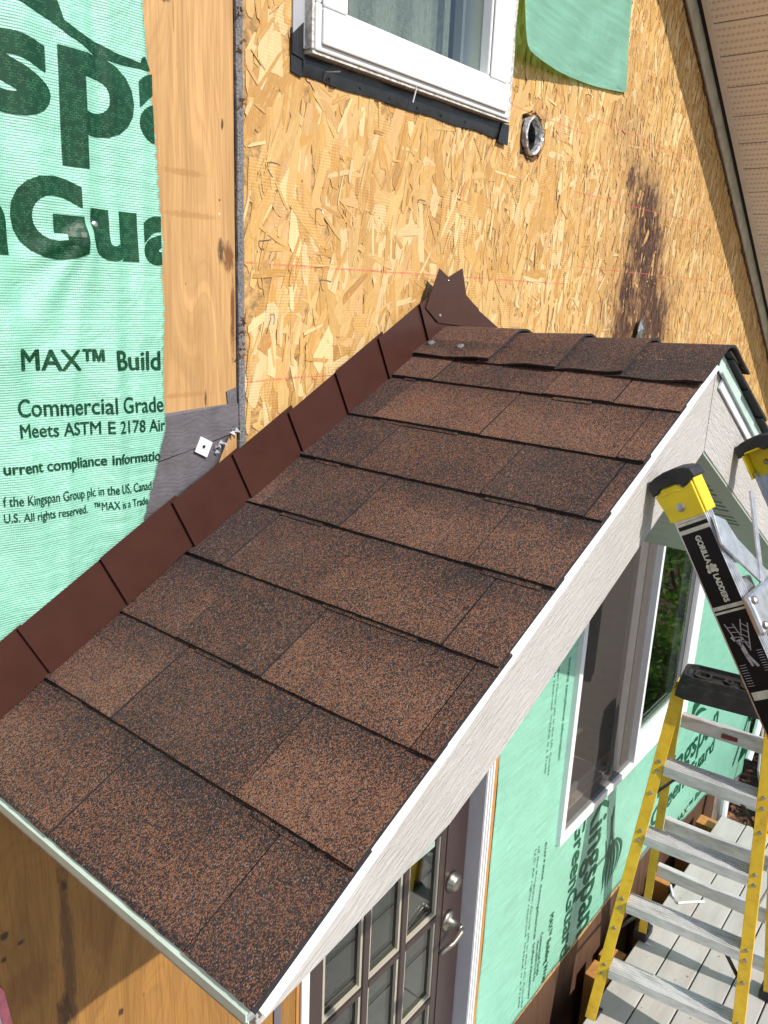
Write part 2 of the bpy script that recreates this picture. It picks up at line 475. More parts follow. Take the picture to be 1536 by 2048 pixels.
P = g.pos()
nz = g.noise(P, 26, 5, 0.7)
g.p(Base_Color=g.ramp(nz, [(0.45, (0.012, 0.012, 0.012)), (0.66, (0.03, 0.028, 0.026)), (0.72, (0.42, 0.38, 0.34))]), Roughness=0.40)
g.bump(g.noise(P, 40, 3), 0.002, 0.5)
simple('label_black', (0.006, 0.006, 0.007), 0.5, var=0.2, scale=60, spec=0.25)
simple('label_cream', (0.62, 0.62, 0.50), 0.5, var=0.12, scale=90)
simple('label_grey', (0.42, 0.42, 0.43), 0.5, var=0.1, scale=90)
simple('label_red', (0.20, 0.035, 0.04), 0.5, var=0.2)
simple('steel', (0.42, 0.41, 0.40), 0.4, metal=0.9, var=0.2, scale=90)
g = NG('deck_paint')
P = g.pos()
nz = g.noise(g.mapp(P, scale=(3, 14, 10)), 1.0, 5, 0.6)
rz = g.n('ObjectInfo').outputs['Random']
c = g.ramp(nz, [(0.25, (0.33, 0.305, 0.275)), (0.5, (0.44, 0.415, 0.385)), (0.75, (0.50, 0.475, 0.445))])
c = g.mix(0.22, c, g.ramp(rz, [(0.0, (0.28, 0.29, 0.285)), (1.0, (0.52, 0.48, 0.45))]))
dz = g.noise(P, 9, 5, 0.65)
c = g.mix(g.math('MULTIPLY', g.ramp(dz, [(0.56, (0, 0, 0)), (0.72, (1, 1, 1))]), 0.5), c, (0.48, 0.32, 0.21))
g.p(Base_Color=c, Roughness=0.62)
g.bump(g.noise(g.mapp(P, scale=(8, 160, 160)), 1.0, 3), 0.0015, 0.6)
g = NG('dirt')
P = g.pos()
nz = g.noise(P, 14, 8, 0.7)
g.p(Base_Color=g.ramp(nz, [(0.3, (0.035, 0.020, 0.013)), (0.5, (0.10, 0.055, 0.034)), (0.7, (0.20, 0.12, 0.08))]), Roughness=0.95)
g.bump(g.noise(P, 40, 6, 0.7), 0.03)
simple('leaf_litter', (0.20, 0.095, 0.045), 0.85, var=0.5, scale=25)
g = NG('leaf')
rz = g.n('ObjectInfo').outputs['Random']
nz = g.noise(g.pos(), 5, 2)
g.p(Base_Color=g.ramp(nz, [(0.3, (0.040, 0.105, 0.018)), (0.5, (0.085, 0.19, 0.026)), (0.65, (0.22, 0.30, 0.045))]), Roughness=0.5)
tr = g.n('BsdfTranslucent', {'Color': (0.16, 0.30, 0.03, 1)})
mx = g.n('MixShader', {0: 0.4, 1: g.b.outputs[0], 2: tr.outputs[0]})
g.t.links.new(mx.outputs[0], g.out.inputs[0])
simple('bark', (0.09, 0.06, 0.04), 0.9, var=0.3, bump=0.004)
simple('pvc_white', (0.72, 0.73, 0.74), 0.4, var=0.04)
simple('cable_grey', (0.48, 0.44, 0.42), 0.5, var=0.05)
g = NG('soffit_beige')
P = g.mapp(g.pos(), rot=(0, math.atan(0.683), 0))
sx = g.sep(P)
br = g.n('TexBrick', {'Vector': g.comb(sx[1], sx[0], 0.0), 'Scale': 1.0, 'Color1': (1, 1, 1, 1), 'Color2': (1, 1, 1, 1), 'Mortar': (0, 0, 0, 1),
                      'Mortar Size': 0.0034, 'Brick Width': 0.0150, 'Row Height': 0.0088, 'Mortar Smooth': 0.3}).outputs['Color']
g.p(Base_Color=g.mix(br, (0.92, 0.79, 0.67), (0.74, 0.58, 0.47)), Roughness=0.5)
g.bump(br, 0.0016, 0.9)
simple('soffit_plain', (0.84, 0.71, 0.58), 0.5, var=0.04)
simple('frieze', (0.55, 0.52, 0.40), 0.7, var=0.12, scale=20, bump=0.001)
simple('frieze_shadow_gap', (0.03, 0.025, 0.02), 0.9, var=0.3)
simple('sealant_brown', (0.16, 0.075, 0.03), 0.85, var=0.4, scale=80, bump=0.004)
simple('foil', (0.86, 0.86, 0.87), 0.30, metal=0.55, var=0.08, scale=120, bump=0.004, bscale=90)
simple('duct_inner_shade', (0.05, 0.048, 0.046), 0.5, var=0.3, scale=60)  # dark colour stands in for the shade inside the foil tube
simple('tape_pink', (0.62, 0.17, 0.22), 0.5, var=0.15, scale=60)
simple('tape_white', (0.66, 0.64, 0.66), 0.5, var=0.08)
simple('roof_dark', (0.05, 0.04, 0.035), 0.9, var=0.2)
simple('torn_rim_brown', (0.12, 0.05, 0.02), 0.9, var=0.3)  # dark brown of the torn board rim around the duct hole
simple('concrete', (0.22, 0.17, 0.14), 0.9, var=0.3, scale=12, bump=0.003)


# ---------------------------------------------------------------- flat lettering
def glyphs(body, offset=0.0, shear=0.0):
    cu = bpy.data.curves.new('txt', 'FONT')
    cu.body = body
    cu.size = 1.0
    cu.offset = offset
    cu.resolution_u = 5
    cu.fill_mode = 'FRONT'
    ob = bpy.data.objects.new('txt', cu)
    col.objects.link(ob)
    dg = bpy.context.evaluated_depsgraph_get()
    me = bpy.data.meshes.new_from_object(ob.evaluated_get(dg))
    bpy.data.objects.remove(ob)
    bpy.data.curves.remove(cu)
    V = np.array([v.co[:2] for v in me.vertices])
    F = [tuple(q.vertices) for q in me.polygons]
    bpy.data.meshes.remove(me)
    return V, F


def lettering(body, fit, place, mat, parent, offset=0.02, cut=None, grid=None, name='lettering', capref=None, bold=0.0, nrm=(0, 1, 0)):
    """fit=(u0,u1,v0,v1): box the glyph outline is scaled to; place(u,v)->xyz; bold: stroke widening in em, made by stacked copies"""
    V, F = glyphs(body, offset)
    lo = V.min(0); hi = V.max(0)
    if capref:                      # vertical extent measured on reference letters, so descenders hang below
        R, _ = glyphs(capref, offset)
        lo = np.array([lo[0], R[:, 1].min()]); hi = np.array([hi[0], R[:, 1].max()])
    bm = bmesh.new()
    shifts = [(0, 0)] if not bold else [(-bold, 0), (bold, 0), (0, bold * .6), (0, -bold * .6)]
    for k, sh in enumerate(shifts):
        Vk = (V + np.array(sh) - lo) / (hi - lo) * np.array([fit[1] - fit[0], fit[3] - fit[2]]) + np.array([fit[0], fit[2]])
        vs = [bm.verts.new((v[0], v[1], -0.00012 * k)) for v in Vk]
        for f in F:
            try:
                bm.faces.new([vs[i] for i in f])
            except ValueError:
                pass
    Vm = np.array([v.co[:2] for v in bm.verts])
    if cut is not None:
        bmesh.ops.bisect_plane(bm, geom=bm.verts[:] + bm.edges[:] + bm.faces[:], plane_co=(cut, 0, 0), plane_no=(1, 0, 0), clear_outer=True)
    if grid:
        a = Vm.min(0); b = Vm.max(0)
        for ax in (0, 1):
            t = a[ax] + grid
            while t < b[ax]:
                co = [0, 0, 0]; no = [0, 0, 0]; co[ax] = t; no[ax] = 1
                bmesh.ops.bisect_plane(bm, geom=bm.verts[:] + bm.edges[:] + bm.faces[:], plane_co=co, plane_no=no)
                t += grid
    L = root_loc(parent)
    for v in bm.verts:
        q = place(v.co.x, v.co.y)
        v.co = (q[0] - L[0] + v.co.z * nrm[0], q[1] - L[1] + v.co.z * nrm[1], q[2] - L[2])
    me = bpy.data.meshes.new(name)
    bm.to_mesh(me); bm.free()
    me.materials.append(MATS[mat])
    o = bpy.data.objects.new(name, me)
    col.objects.link(o)
    o.parent = parent
    return o


def flatpoly(pts, place, mat, parent, name, grid=None):
    bm = bmesh.new()
    vs = [bm.verts.new((u, v, 0)) for u, v in pts]
    bm.faces.new(vs)
    bmesh.ops.triangulate(bm, faces=bm.faces[:])
    if grid:
        A = np.array(pts); a = A.min(0); b = A.max(0)
        for ax in (0, 1):
            t = a[ax] + grid
            while t < b[ax]:
                co = [0, 0, 0]; no = [0, 0, 0]; co[ax] = t; no[ax] = 1
                bmesh.ops.bisect_plane(bm, geom=bm.verts[:] + bm.edges[:] + bm.faces[:], plane_co=co, plane_no=no)
                t += grid
    L = root_loc(parent)
    for v in bm.verts:
        q = place(v.co.x, v.co.y)
        v.co = (q[0] - L[0], q[1] - L[1], q[2] - L[2])
    me = bpy.data.meshes.new(name)
    bm.to_mesh(me); bm.free()
    me.materials.append(MATS[mat])
    o = bpy.data.objects.new(name, me)
    col.objects.link(o)
    o.parent = parent
    return o


# ================================================================= SETTING
m = MB().add([(-60, -60, -0.45), (60, -60, -0.45), (60, 60, -0.45), (-60, 60, -0.45)], [(0, 1, 2, 3)])
tag(m.build('ground', 'dirt'), 'brown bare earth around the house and deck', None, kind='structure')
# leaf litter / wood scraps on the earth
mb = MB()
for i in range(2600):
    x = rng.uniform(2.2, 7.5); y = rng.uniform(-1.2, 0.05) if x < 5.5 else rng.uniform(-1.6, 1.2)
    s_ = rng.uniform(0.012, 0.04); a = rng.uniform(0, 6.28); t = rng.uniform(-0.5, 0.5)
    c_, n_ = math.cos(a) * s_, math.sin(a) * s_
    z = -0.44 + rng.uniform(0, 0.03)
    mb.add([(x - c_, y - n_, z), (x + n_ * 0.5, y - c_ * 0.5, z + s_ * t), (x + c_, y + n_, z + 0.01), (x - n_ * 0.5, y + c_ * 0.5, z - s_ * t * 0.5 + 0.01)], [(0, 1, 2, 3)])
tag(mb.build('leaf_litter', 'leaf_litter'), 'dry brown leaf litter and bark scraps on the earth', None, kind='stuff')

# house wall ----------------------------------------------------------
RK0 = (2.722, 3.686); RKS = -0.683          # main gable rake line on the wall


def rake_z(x):
    return RK0[1] + RKS * (x - RK0[0])


house = thing('house_wall', 'gable end wall of bare wood sheathing behind the small shingled roof', 'house wall', (0, 0, -0.45))
OPEN = [(1.075, 1.690, 3.180, 4.45), (1.085, 1.885, 0.0, 2.06), (2.43, 3.745, 0.86, 1.985)]


def wallgrid(x0, x1, z0, z1, y0, y1, name, mat, extra=()):
    ops = list(OPEN) + list(extra)
    xs = sorted({x0, x1, *[c for o in ops for c in o[:2] if x0 < c < x1]})
    zs = sorted({z0, z1, *[c for o in ops for c in o[2:] if z0 < c < z1]})
    bm = bmesh.new()
    ni = {}
    def V(x, z):
        if (x, z) not in ni:
            ni[(x, z)] = bm.verts.new((x, y0, z))
        return ni[(x, z)]
    for i in range(len(xs) - 1):
        for j in range(len(zs) - 1):
            cx = (xs[i] + xs[i + 1]) / 2; cz = (zs[j] + zs[j + 1]) / 2
            if any(o[0] < cx < o[1] and o[2] < cz < o[3] for o in ops):
                continue
            bm.faces.new([V(xs[i], zs[j]), V(xs[i + 1], zs[j]), V(xs[i + 1], zs[j + 1]), V(xs[i], zs[j + 1])])
    n = Vector((0.683, 0, 1)).normalized()
    bmesh.ops.bisect_plane(bm, geom=bm.verts[:] + bm.edges[:] + bm.faces[:], plane_co=(RK0[0], 0, RK0[1] + 0.03), plane_no=n, clear_outer=True)
    r = bmesh.ops.extrude_face_region(bm, geom=bm.faces[:])
    for v in [e for e in r['geom'] if isinstance(e, bmesh.types.BMVert)]:
        v.co.y = y1
    bmesh.ops.recalc_face_normals(bm, faces=bm.faces[:])
    for v in bm.verts:
        v.co.z += 0.45
    me = bpy.data.meshes.new(name)
    bm.to_mesh(me); bm.free()
    me.materials.append(MATS[mat])
    o = bpy.data.objects.new(name, me)
    col.objects.link(o)
    o.parent = house
    return o


HOLE = (1.770, 1.862, 3.118, 3.208)
wallgrid(0.912, 5.42, 0.14, 4.6, 0.0, 0.10, 'osb_sheathing', 'osb_base', [HOLE])
wallgrid(-2.5, 0.900, 2.14, 4.6, -0.0015, 0.10, 'plywood_sheathing', 'plywood')
wallgrid(-2.5, 1.06, -0.1, 2.138, -0.001, 0.10, 'lower_plywood_sheathing', 'plywood_aged')
MB().box(-2.5, 1.08, -0.006, 0.10, -0.45, -0.102).build('foundation_board', 'old_wood', house)
MB().box(1.9, 4.75, -0.0008, 0.09, -0.45, 0.138).build('foundation_board', 'old_wood', house)
MB().box(1.08, 1.9, 0.0, 0.09, -0.45, -0.005).build('door_threshold_board', 'old_wood', house)
MB().box(4.76, 5.40, -0.0008, 0.09, -0.45, 0.138).build('foundation_board', 'concrete', house)
# shallow seam lines between plywood veneers / dark water streak beside the foam
mb = MB().box(1.062, 1.083, -0.004, 0.09, -0.1, 2.13)
mb.build('cedar_stud', 'cedar', house)

# OSB strands --------------------------------------------------------
STAIN = [(2.44, 3.15, 0.035, 0.05, 0.75), (2.56, 3.06, 0.09, 0.10, 0.95), (2.60, 2.95, 0.10, 0.10, 1.0), (2.66, 2.83, 0.07, 0.10, 1.0), (2.47, 2.84, 0.05, 0.06, 0.95),
         (2.48, 2.72, 0.06, 0.10, 0.9), (2.74, 2.72, 0.09, 0.14, 0.95), (2.60, 2.75, 0.16, 0.20, 0.75), (2.37, 3.24, 0.07, 0.12, 0.30), (2.93, 2.85, 0.05, 0.06, 0.25), (2.66, 3.20, 0.05, 0.05, .2)]


def stainval(x, z):
    v = 0
    for a, b, ra, rb, k in STAIN:
        d = ((x - a) / (ra * 1.45)) ** 2 + ((z - b) / (rb * 1.2)) ** 2
        v = max(v, k * math.exp(-d * 0.8))
    return v


V = []; F = []; T = []; S = []; U = []
pal = [((0.59, 0.350, 0.105), 0.27), ((0.65, 0.435, 0.165), 0.26), ((0.52, 0.275, 0.068), 0.18), ((0.77, 0.60, 0.32), 0.14), ((0.62, 0.385, 0.165), 0.13), ((0.42, 0.200, 0.050), 0.02)]
pc = np.cumsum([q[1] for q in pal]); pc /= pc[-1]
N = 0
while N < 14000:
    x = rng.uniform(0.90, 4.75); z = rng.uniform(2.15, 3.95)
    if z > rake_z(x) + 0.02:
        continue
    if any(o[0] - 0.01 < x < o[1] + 0.01 and z > o[2] - 0.005 and z < o[3] for o in OPEN):
        continue
    N += 1
    fine = min(1.0, max(0.0, (x - 1.2) / 1.6))
    L = rng.uniform(0.045, 0.125) * (1.0 - 0.1 * fine)
    W = rng.uniform(0.006, 0.020) * (1 - 0.25 * fine) if rng.random() < 0.62 else rng.uniform(0.018, 0.036) * (1 - 0.3 * fine)
    thin = N > 11000
    if thin:
        L = rng.uniform(0.022, 0.075); W = rng.uniform(0.0025, 0.0085)
    if rng.random() < 0.72 + 0.14 * fine:
        a = math.radians(rng.normal(80, 14))
    else:
        a = math.radians(rng.uniform(0, 180))
    dx, dz = math.cos(a), math.sin(a)
    nx, nz = -dz, dx
    hl, hw = L / 2, W / 2
    j = lambda k: rng.uniform(-k, k)
    loc = [(-hl, -hw * rng.uniform(.5, 1)), (-hl * rng.uniform(.55, .9), -hw), (hl * rng.uniform(.5, .95), -hw * rng.uniform(.8, 1)), (hl, -hw * rng.uniform(-.3, .7)),
           (hl * rng.uniform(.75, 1), hw * rng.uniform(.6, 1)), (-hl * rng.uniform(.3, .9), hw), (-hl * rng.uniform(.85, 1), hw * rng.uniform(0, .6))]
    y0 = -0.0004 - rng.random() * 0.0014 - (0.0009 if thin else 0)
    ty = rng.normal(0, 0.004); tw = rng.normal(0, 0.009)
    base = len(V)
    ok = True
    pts = []
    for u, v in loc:
        X = x + dx * u + nx * v; Z = z + dz * u + nz * v
        pts.append((X, min(-0.0002, y0 + ty * u + tw * v), Z))
        if X < 0.915 or Z > rake_z(X) + 0.03 or (1.075 < X < 1.69 and Z > 3.178) or (HOLE[0] - 0.004 < X < HOLE[1] + 0.004 and HOLE[2] - 0.004 < Z < HOLE[3] + 0.004):
            ok = False
    if not ok:
        continue
    V += pts
    F.append(tuple(range(base, base + 7)))
    k = int(np.searchsorted(pc, rng.random()))
    c0 = (np.array(pal[k][0]) * 0.78 + np.array((0.62, 0.385, 0.150)) * 0.22) * rng.uniform(0.90, 1.09)
    ou, ov = rng.uniform(0, 50), rng.uniform(0, 50)
    for (u, v), q in zip(loc, pts):
        T.append((*c0, 1)); S.append(stainval(q[0], q[2])); U.append((u + ou, v + ov))
me = bpy.data.meshes.new('wood_strands')
me.from_pydata([(a, b, c + 0.45) for a, b, c in V], [], F)
me.materials.append(MATS['osb_strand'])
ca = me.color_attributes.new('tint', 'FLOAT_COLOR', 'POINT')
ca.data.foreach_set('color', np.array(T, dtype=np.float32).ravel())
fa = me.attributes.new('stain', 'FLOAT', 'POINT')
fa.data.foreach_set('value', np.array(S, dtype=np.float32))
ul = me.uv_layers.new(name='UVMap')
li = np.zeros(len(me.loops), dtype=np.int32); me.loops.foreach_get('vertex_index', li)
ul.data.foreach_set('uv', np.array(U, dtype=np.float32)[li].ravel())
strands = bpy.data.objects.new('wood_strands', me)
col.objects.link(strands); strands.parent = house; strands['kind'] = 'stuff'
# bent nails and staples left in the sheathing
for (px, py, kx, kz) in [(533, 325, .012, -.004), (540, 628, -.010, -.016), (517, 482, .010, .003), (835, 400, .006, -.006), (630, 418, .0, -.008), (1170, 190, .004, -.008), (640, 560, .008, -.003)]:
    q = onY(px, py, 0)
    MB().tube([(q[0], 0.004, q[2]), (q[0], -0.010, q[2]), (q[0] + kx * 0.6, -0.018, q[2] + kz * 0.5), (q[0] + kx, -0.020, q[2] + kz)], 0.0012, 6).build('nail', 'steel', house)

# foam gasket strip between plywood and OSB
path = []
rr = random.Random(3)
mb = MB()
zz = [2.44 + i * 0.02 for i in range(64)]
vs = []
for z in zz:
    jx = rr.uniform(-.0012, .0012)
    vs += [(0.9015 + jx, 0.0, z), (0.9015 + jx, -0.007, z), (0.9065, -0.0095 + rr.uniform(-.001, .001), z), (0.9135 + jx, -0.008, z), (0.9145 + jx, 0.0, z)]
fs = []
for i in range(len(zz) - 1):
    for k in range(4):
        fs.append((i * 5 + k, i * 5 + k + 1, i * 5 + 5 + k + 1, i * 5 + 5 + k))
mb.add(vs, fs)
tag(mb.build('foam_strip', 'foam_grey'), 'grey foam gasket strip running down between plywood and strand board', 'foam strip')
mb = MB()
for (px, py) in [(471, 20), (470, 95), (473, 215), (476, 640), (477, 660), (474, 700)]:
    q = onY(px, py, 0)
    for k in range(9):
        a = rr.uniform(0, 6.28); l_ = rr.uniform(0.003, 0.009)
        x, z = q[0] + rr.uniform(-.003, .004), q[2] + rr.uniform(-.008, .008)
        mb.add([(x, -0.008, z), (x + math.cos(a) * l_, -0.013, z + math.sin(a) * l_), (x + math.cos(a + .7) * l_, -0.011, z + math.sin(a + .7) * l_)], [(0, 1, 2)])
mb.build('foam_residue', 'sealant_brown', bpy.data.objects['foam_strip'], kind='stuff')

# rotten flashing scrap at the stained spot
q = onY(1272, 665, 0)
mb = MB()
mb.add([(q[0] - .035, -.012, q[2] - .03), (q[0] + .035, -.010, q[2] - .03), (q[0] + .030, -.018, q[2] + .02), (q[0] + .012, -.010, q[2] + .048), (q[0] - .012, -.016, q[2] + .040), (q[0] - .034, -.020, q[2] + .005)], [(0, 1, 2, 3, 4, 5)])
mb.prism([(q[0] - .034, -.020, q[2] + .005), (q[0] - .012, -.016, q[2] + .040), (q[0] - .004, -.026, q[2] + .012)], (0.001, .004, 0))
tag(mb.build('metal_scrap', 'steel'), 'crumpled grey metal scrap on the rotten dark stain above the ridge', 'metal scrap')

# dryer duct stub
duct = thing('vent_duct', 'crushed silver foil duct in a ragged hole right of the upper window', 'vent duct', (1.816, 0.0, 3.163))
prof = []
n = 26
mb = MB()
rings = []
for j, (y, s_) in enumerate([(0.09, .92), (0.05, .98), (0.012, 1.0), (-0.010, 0.98), (-0.013, 0.93), (-0.008, .87), (0.007, .84), (0.03, .83), (0.09, .82)]):
    ring = []
    for k in range(n):
        a = 2 * math.pi * k / n
        r_ = 0.0425 * s_ * (1 + 0.05 * math.sin(3 * a + 1) + 0.03 * rr.uniform(-1, 1))
        ex = r_ * math.cos(a) * (0.95 - 0.35 * max(0, math.sin(a)) ** 2)
        ez = r_ * math.sin(a) * 1.02
        ring.append((1.816 + ex, y, 3.163 + ez))
    rings.append(ring)
for r_ in rings:
    mb.v += r_
for j in range(len(rings) - 1):
    for k in range(n):
        mb.f.append((j * n + k, j * n + (k + 1) % n, (j + 1) * n + (k + 1) % n, (j + 1) * n + k))
tube_ = mb.build('foil_tube', 'foil', duct)
tube_.data.materials.append(MATS['duct_inner_shade'])
for i_, f in enumerate(tube_.data.polygons):
    if i_ >= 6 * n:
        f.material_index = 1
mb = MB()
for k in range(30):          # torn rim of the cut in the board
    a0, a1 = 2 * math.pi * k / 30, 2 * math.pi * (k + 1) / 30
    ro = 0.047 + rr.uniform(0, .006)
    f_ = lambda a, r_: (1.816 + r_ * math.cos(a), 0, 3.163 + r_ * 1.06 * math.sin(a))
    A, B, C_, D_ = f_(a0, .043), f_(a1, .043), f_(a1, ro), f_(a0, ro)
    yy = -0.0035 - rr.uniform(0, .002)
    mb.add([(A[0], .004, A[2]), (B[0], .004, B[2]), (C_[0], yy, C_[2]), (D_[0], yy, D_[2])], [(0, 1, 2, 3)])
mb.build('cut_rim', 'torn_rim_brown', duct)
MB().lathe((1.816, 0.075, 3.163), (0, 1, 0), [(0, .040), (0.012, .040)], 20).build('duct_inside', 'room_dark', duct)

# ---------------------------------------------------------------- main gable eave (beige vented soffit)
dv = np.array([1, 0, RKS]); dv /= np.linalg.norm(dv)
nv = np.array([-dv[2], 0, dv[0]])          # up normal
eave = thing('gable_eave', 'beige vented vinyl soffit under the steep house roof at top right', 'roof eave', (2.722, -0.15, 3.686))
P0 = np.array([2.722, 0, 3.686])
OH = 0.245


def sof(t0, t1, y0, y1, h0, h1):
    vs = []
    for t in (t0, t1):
        for y in (y0, y1):
            for h in (h0, h1):
                q = P0 + dv * t + nv * h
                vs.append((q[0], y, q[2]))
    return vs


BF = [(0, 1, 3, 2), (4, 6, 7, 5), (0, 4, 5, 1), (2, 3, 7, 6), (0, 2, 6, 4), (1, 5, 7, 3)]
t = -0.85 + 0.071
i = 0
while t < 3.2:
    MB().add(sof(t + 0.0015, t + 0.1225, -0.045, -OH + 0.004, 0.0, 0.008), BF).build('soffit_panel', 'soffit_beige', eave, bevel=0.0025)
    MB().add(sof(t - 0.0012, t + 0.0012, -0.045, -OH + 0.004, 0.004, 0.010), BF).build('panel_seam', 'frieze_shadow_gap', eave)
    t += 0.1248
MB().add(sof(-0.85, 3.25, -0.026, -0.046, -0.004, 0.010), BF).build('channel_trim', 'soffit_plain', eave, bevel=0.002)
MB().add(sof(-0.85, 3.25, -0.010, -0.0255, 0.003, 0.010), BF).build('shadow_gap', 'frieze_shadow_gap', eave)
MB().add(sof(-0.85, 3.25, -0.004, -0.012, -0.058, 0.010), BF).build('frieze_board', 'frieze', eave, bevel=0.001)
mb = MB()
k = -0.8
while k < 3.2:
    l_ = rr.uniform(.02, .06)
    mb.add(sof(k, k + l_, -0.0015, -0.0075, -0.060 - rr.uniform(.002, .012), -0.056), BF)
    k += l_ * 1.02
mb.build('sealant_line', 'sealant_brown', eave)
MB().add(sof(-0.85, 3.28, -OH, -OH - 0.02, -0.01, 0.14), BF).build('fascia_board', 'soffit_plain', eave, bevel=0.002)
MB().add(sof(-0.85, 3.30, 0.10, -OH - 0.03, 0.15, 0.17), BF).build('roof_deck', 'roof_dark', eave)

# ---------------------------------------------------------------- left house wrap
EDGE = [(3.9, .715), (3.163, .730), (3.09, .738), (3.02, .745), (2.93, .749), (2.85, .755), (2.80, .750), (2.755, .752), (2.68, .748), (2.60, .747), (2.575, .7475), (2.55, .737), (2.50, .723), (2.443, .703), (2.30, .66), (2.15, .63)]


def edge_x(z):
    for (za, xa), (zb, xb) in zip(EDGE, EDGE[1:]):
        if zb <= z <= za:
            return xb + (xa - xb) * (z - zb) / (za - zb)
    return EDGE[0][1] if z > EDGE[0][0] else EDGE[-1][1]


SCR = onY(178, 450, 0)


CREASE = [(0.668, 0.02, .0040, .014), (0.560, -0.03, .0025, .018), (0.712, 0.05, .0020, .010), (0.612, 0.10, .0018, .008), (0.500, -.08, .0030, .02)]
FOLDS = [(math.radians(d_), a_, l_) for d_, a_, l_ in ((-128, .0110, .18), (-104, .0085, .22), (-152, .0080, .14), (-62, .0045, .12), (95, .0025, .10), (15, .0015, .05))]


def wavy(x, z):
    y = -0.0080
    y -= 0.0042 * (0.5 + 0.5 * math.sin(40 * x + 3.0 * math.sin(2.3 * z) + 0.9))
    y -= 0.0014 * math.sin(88 * x + 5 * z)
    y -= 0.0035 * (0.5 + 0.5 * math.sin(9 * z - 14 * x + 0.6)) + 0.0012 * math.sin(31 * z + 22 * x)
    for cx_, sl_x, am, wd in CREASE:
        y -= am * math.exp(-((x - cx_ - sl_x * (z - 2.8) - 0.006 * math.sin(7 * z)) / wd) ** 2)
    dx, dz = x - SCR[0], z - SCR[2]
    r = math.hypot(dx, dz) + 1e-6
    a = math.atan2(dz, dx)
    # pull folds fanning out from the screw
    for th, am, ln in FOLDS:
        t_ = dx * math.cos(th) + dz * math.sin(th)
        if t_ > 0:
            p_ = -dx * math.sin(th) + dz * math.cos(th)
            y -= am * math.exp(-(p_ / (0.006 + 0.10 * t_)) ** 2) * min(1, t_ / 0.03) * math.exp(-t_ / ln)
    y += 0.0030 * math.exp(-(r / 0.02) ** 2)
    zz_ = min(1, max(0, (2.66 - z) / 0.35))
    y -= 0.0045 * zz_ * (0.5 + 0.5 * math.sin(16 * x + 7 * z + 1.0))
    return max(min(y, -0.0080), -0.0250)


def wrap_sheet(name, x0, z0, z1, nx, nzn, fy, fx1, mat, parent):
    vs = []; fs = []
    for j in range(nzn + 1):
        z = z0 + (z1 - z0) * j / nzn
        xr = fx1(z) + 0.0010 * math.sin(900 * z) + 0.0008 * math.sin(370 * z)
        for i in range(nx + 1):
            x = x0 + (xr - x0) * i / nx
            vs.append((x, fy(x, z), z))
    for j in range(nzn):
        for i in range(nx):
            a = j * (nx + 1) + i
            fs.append((a, a + 1, a + nx + 2, a + nx + 1))
    o = MB().add(vs, fs).build(name, mat, parent, smooth=True)
    md = o.modifiers.new('thick', 'SOLIDIFY'); md.thickness = 0.0006; md.offset = -1
    return o


wrapL = thing('house_wrap', 'large loose green building wrap with torn edge and big dark lettering at left', 'building wrap', (0.45, 0, 2.2))
wrap_sheet('sheet', 0.26, 2.19, 3.50, 110, 260, wavy, edge_x, 'wrap_green', wrapL)
onwrap = lambda u, v: (u, wavy(u, v) - 0.0018, v)
kw = dict(place=onwrap, mat='print_green', parent=wrapL)
lettering('s', (0.492, 0.590, 2.988, 3.080), offset=0.035, grid=0.007, **kw)
lettering('p', (0.602, 0.713, 2.938, 3.078), offset=0.035, grid=0.007, **kw)
lettering('a', (0.7205, 0.812, 2.984, 3.075), offset=0.035, grid=0.007, cut=0.7445, **kw)
lettering('G', (0.527, 0.627, 2.820, 2.923), offset=0.045, grid=0.006, **kw)
lettering('u', (0.637, 0.711, 2.822, 2.889), offset=0.045, grid=0.006, **kw)
lettering('a', (0.7205, 0.790, 2.820, 2.888), offset=0.045, grid=0.006, cut=0.7515, **kw)
lettering('n', (0.452, 0.520, 2.822, 2.888), offset=0.045, grid=0.006, **kw)
tail = [(85, 0), (165, 48), (250, 100), (340, 155), (420, 215), (470, 258), (540, 300), (600, 345), (700, 420), (800, 455), (890, 480), (1000, 503), (1085, 528), (1078, 500), (1045, 420), (1022, 425), (1010, 462),
        (900, 418), (815, 385), (720, 330), (600, 265), (520, 210), (440, 150), (350, 82), (325, 45), (318, 0)]
tw = [onY(a / 3.656, b / 3.656, -0.008) for a, b in tail]
top_l, top_r = onY(40 / 3.656, -40, -0.008), onY(318 / 3.656, -60, -0.008)
pts = [(q[0], q[2]) for q in tw] + [(top_r[0], top_r[2]), (top_l[0], top_l[2])]
flatpoly(pts, onwrap, 'print_green', wrapL, 'emblem_stroke', grid=0.008)


def row(body, x0, x1, zb, zc, drop, off=0.02, cut=None, cap='M'):
    lettering(body, (x0, x1, zb, zc), lambda u, v: onwrap(u, v + drop * (u - x0) / 0.22), 'print_green', wrapL, offset=0.0, bold=off, grid=0.008, cut=cut, capref=cap)


row('MAX\u2122 Build', 0.524, 0.741, 2.678, 2.705, -0.010, 0.02, cap='X')
row('Commercial Grade', 0.514, 0.7435, 2.617, 2.640, -0.012, 0.012)
row('Meets ASTM E 2178 Air', 0.514, 0.7455, 2.589, 2.607, -0.014, 0.012)
row('urrent compliance informatio', 0.489, 0.734, 2.5425, 2.5575, -0.012, 0.022)
row('f the Kingspan Group plc in the US, Canad', 0.485, 0.7165, 2.499, 2.5125, -0.014, 0.004)
row('U.S. All rights reserved.   \u2122MAX is a Trade', 0.4845, 0.7095, 2.4765, 2.4885, -0.014, 0.004)
MB().lathe((SCR[0], wavy(SCR[0], SCR[2]) - 0.0018, SCR[2]), (0, -1, 0), [(0, .0055), (.002, .005), (.0032, .002)], 12).build('screw', 'steel', wrapL)

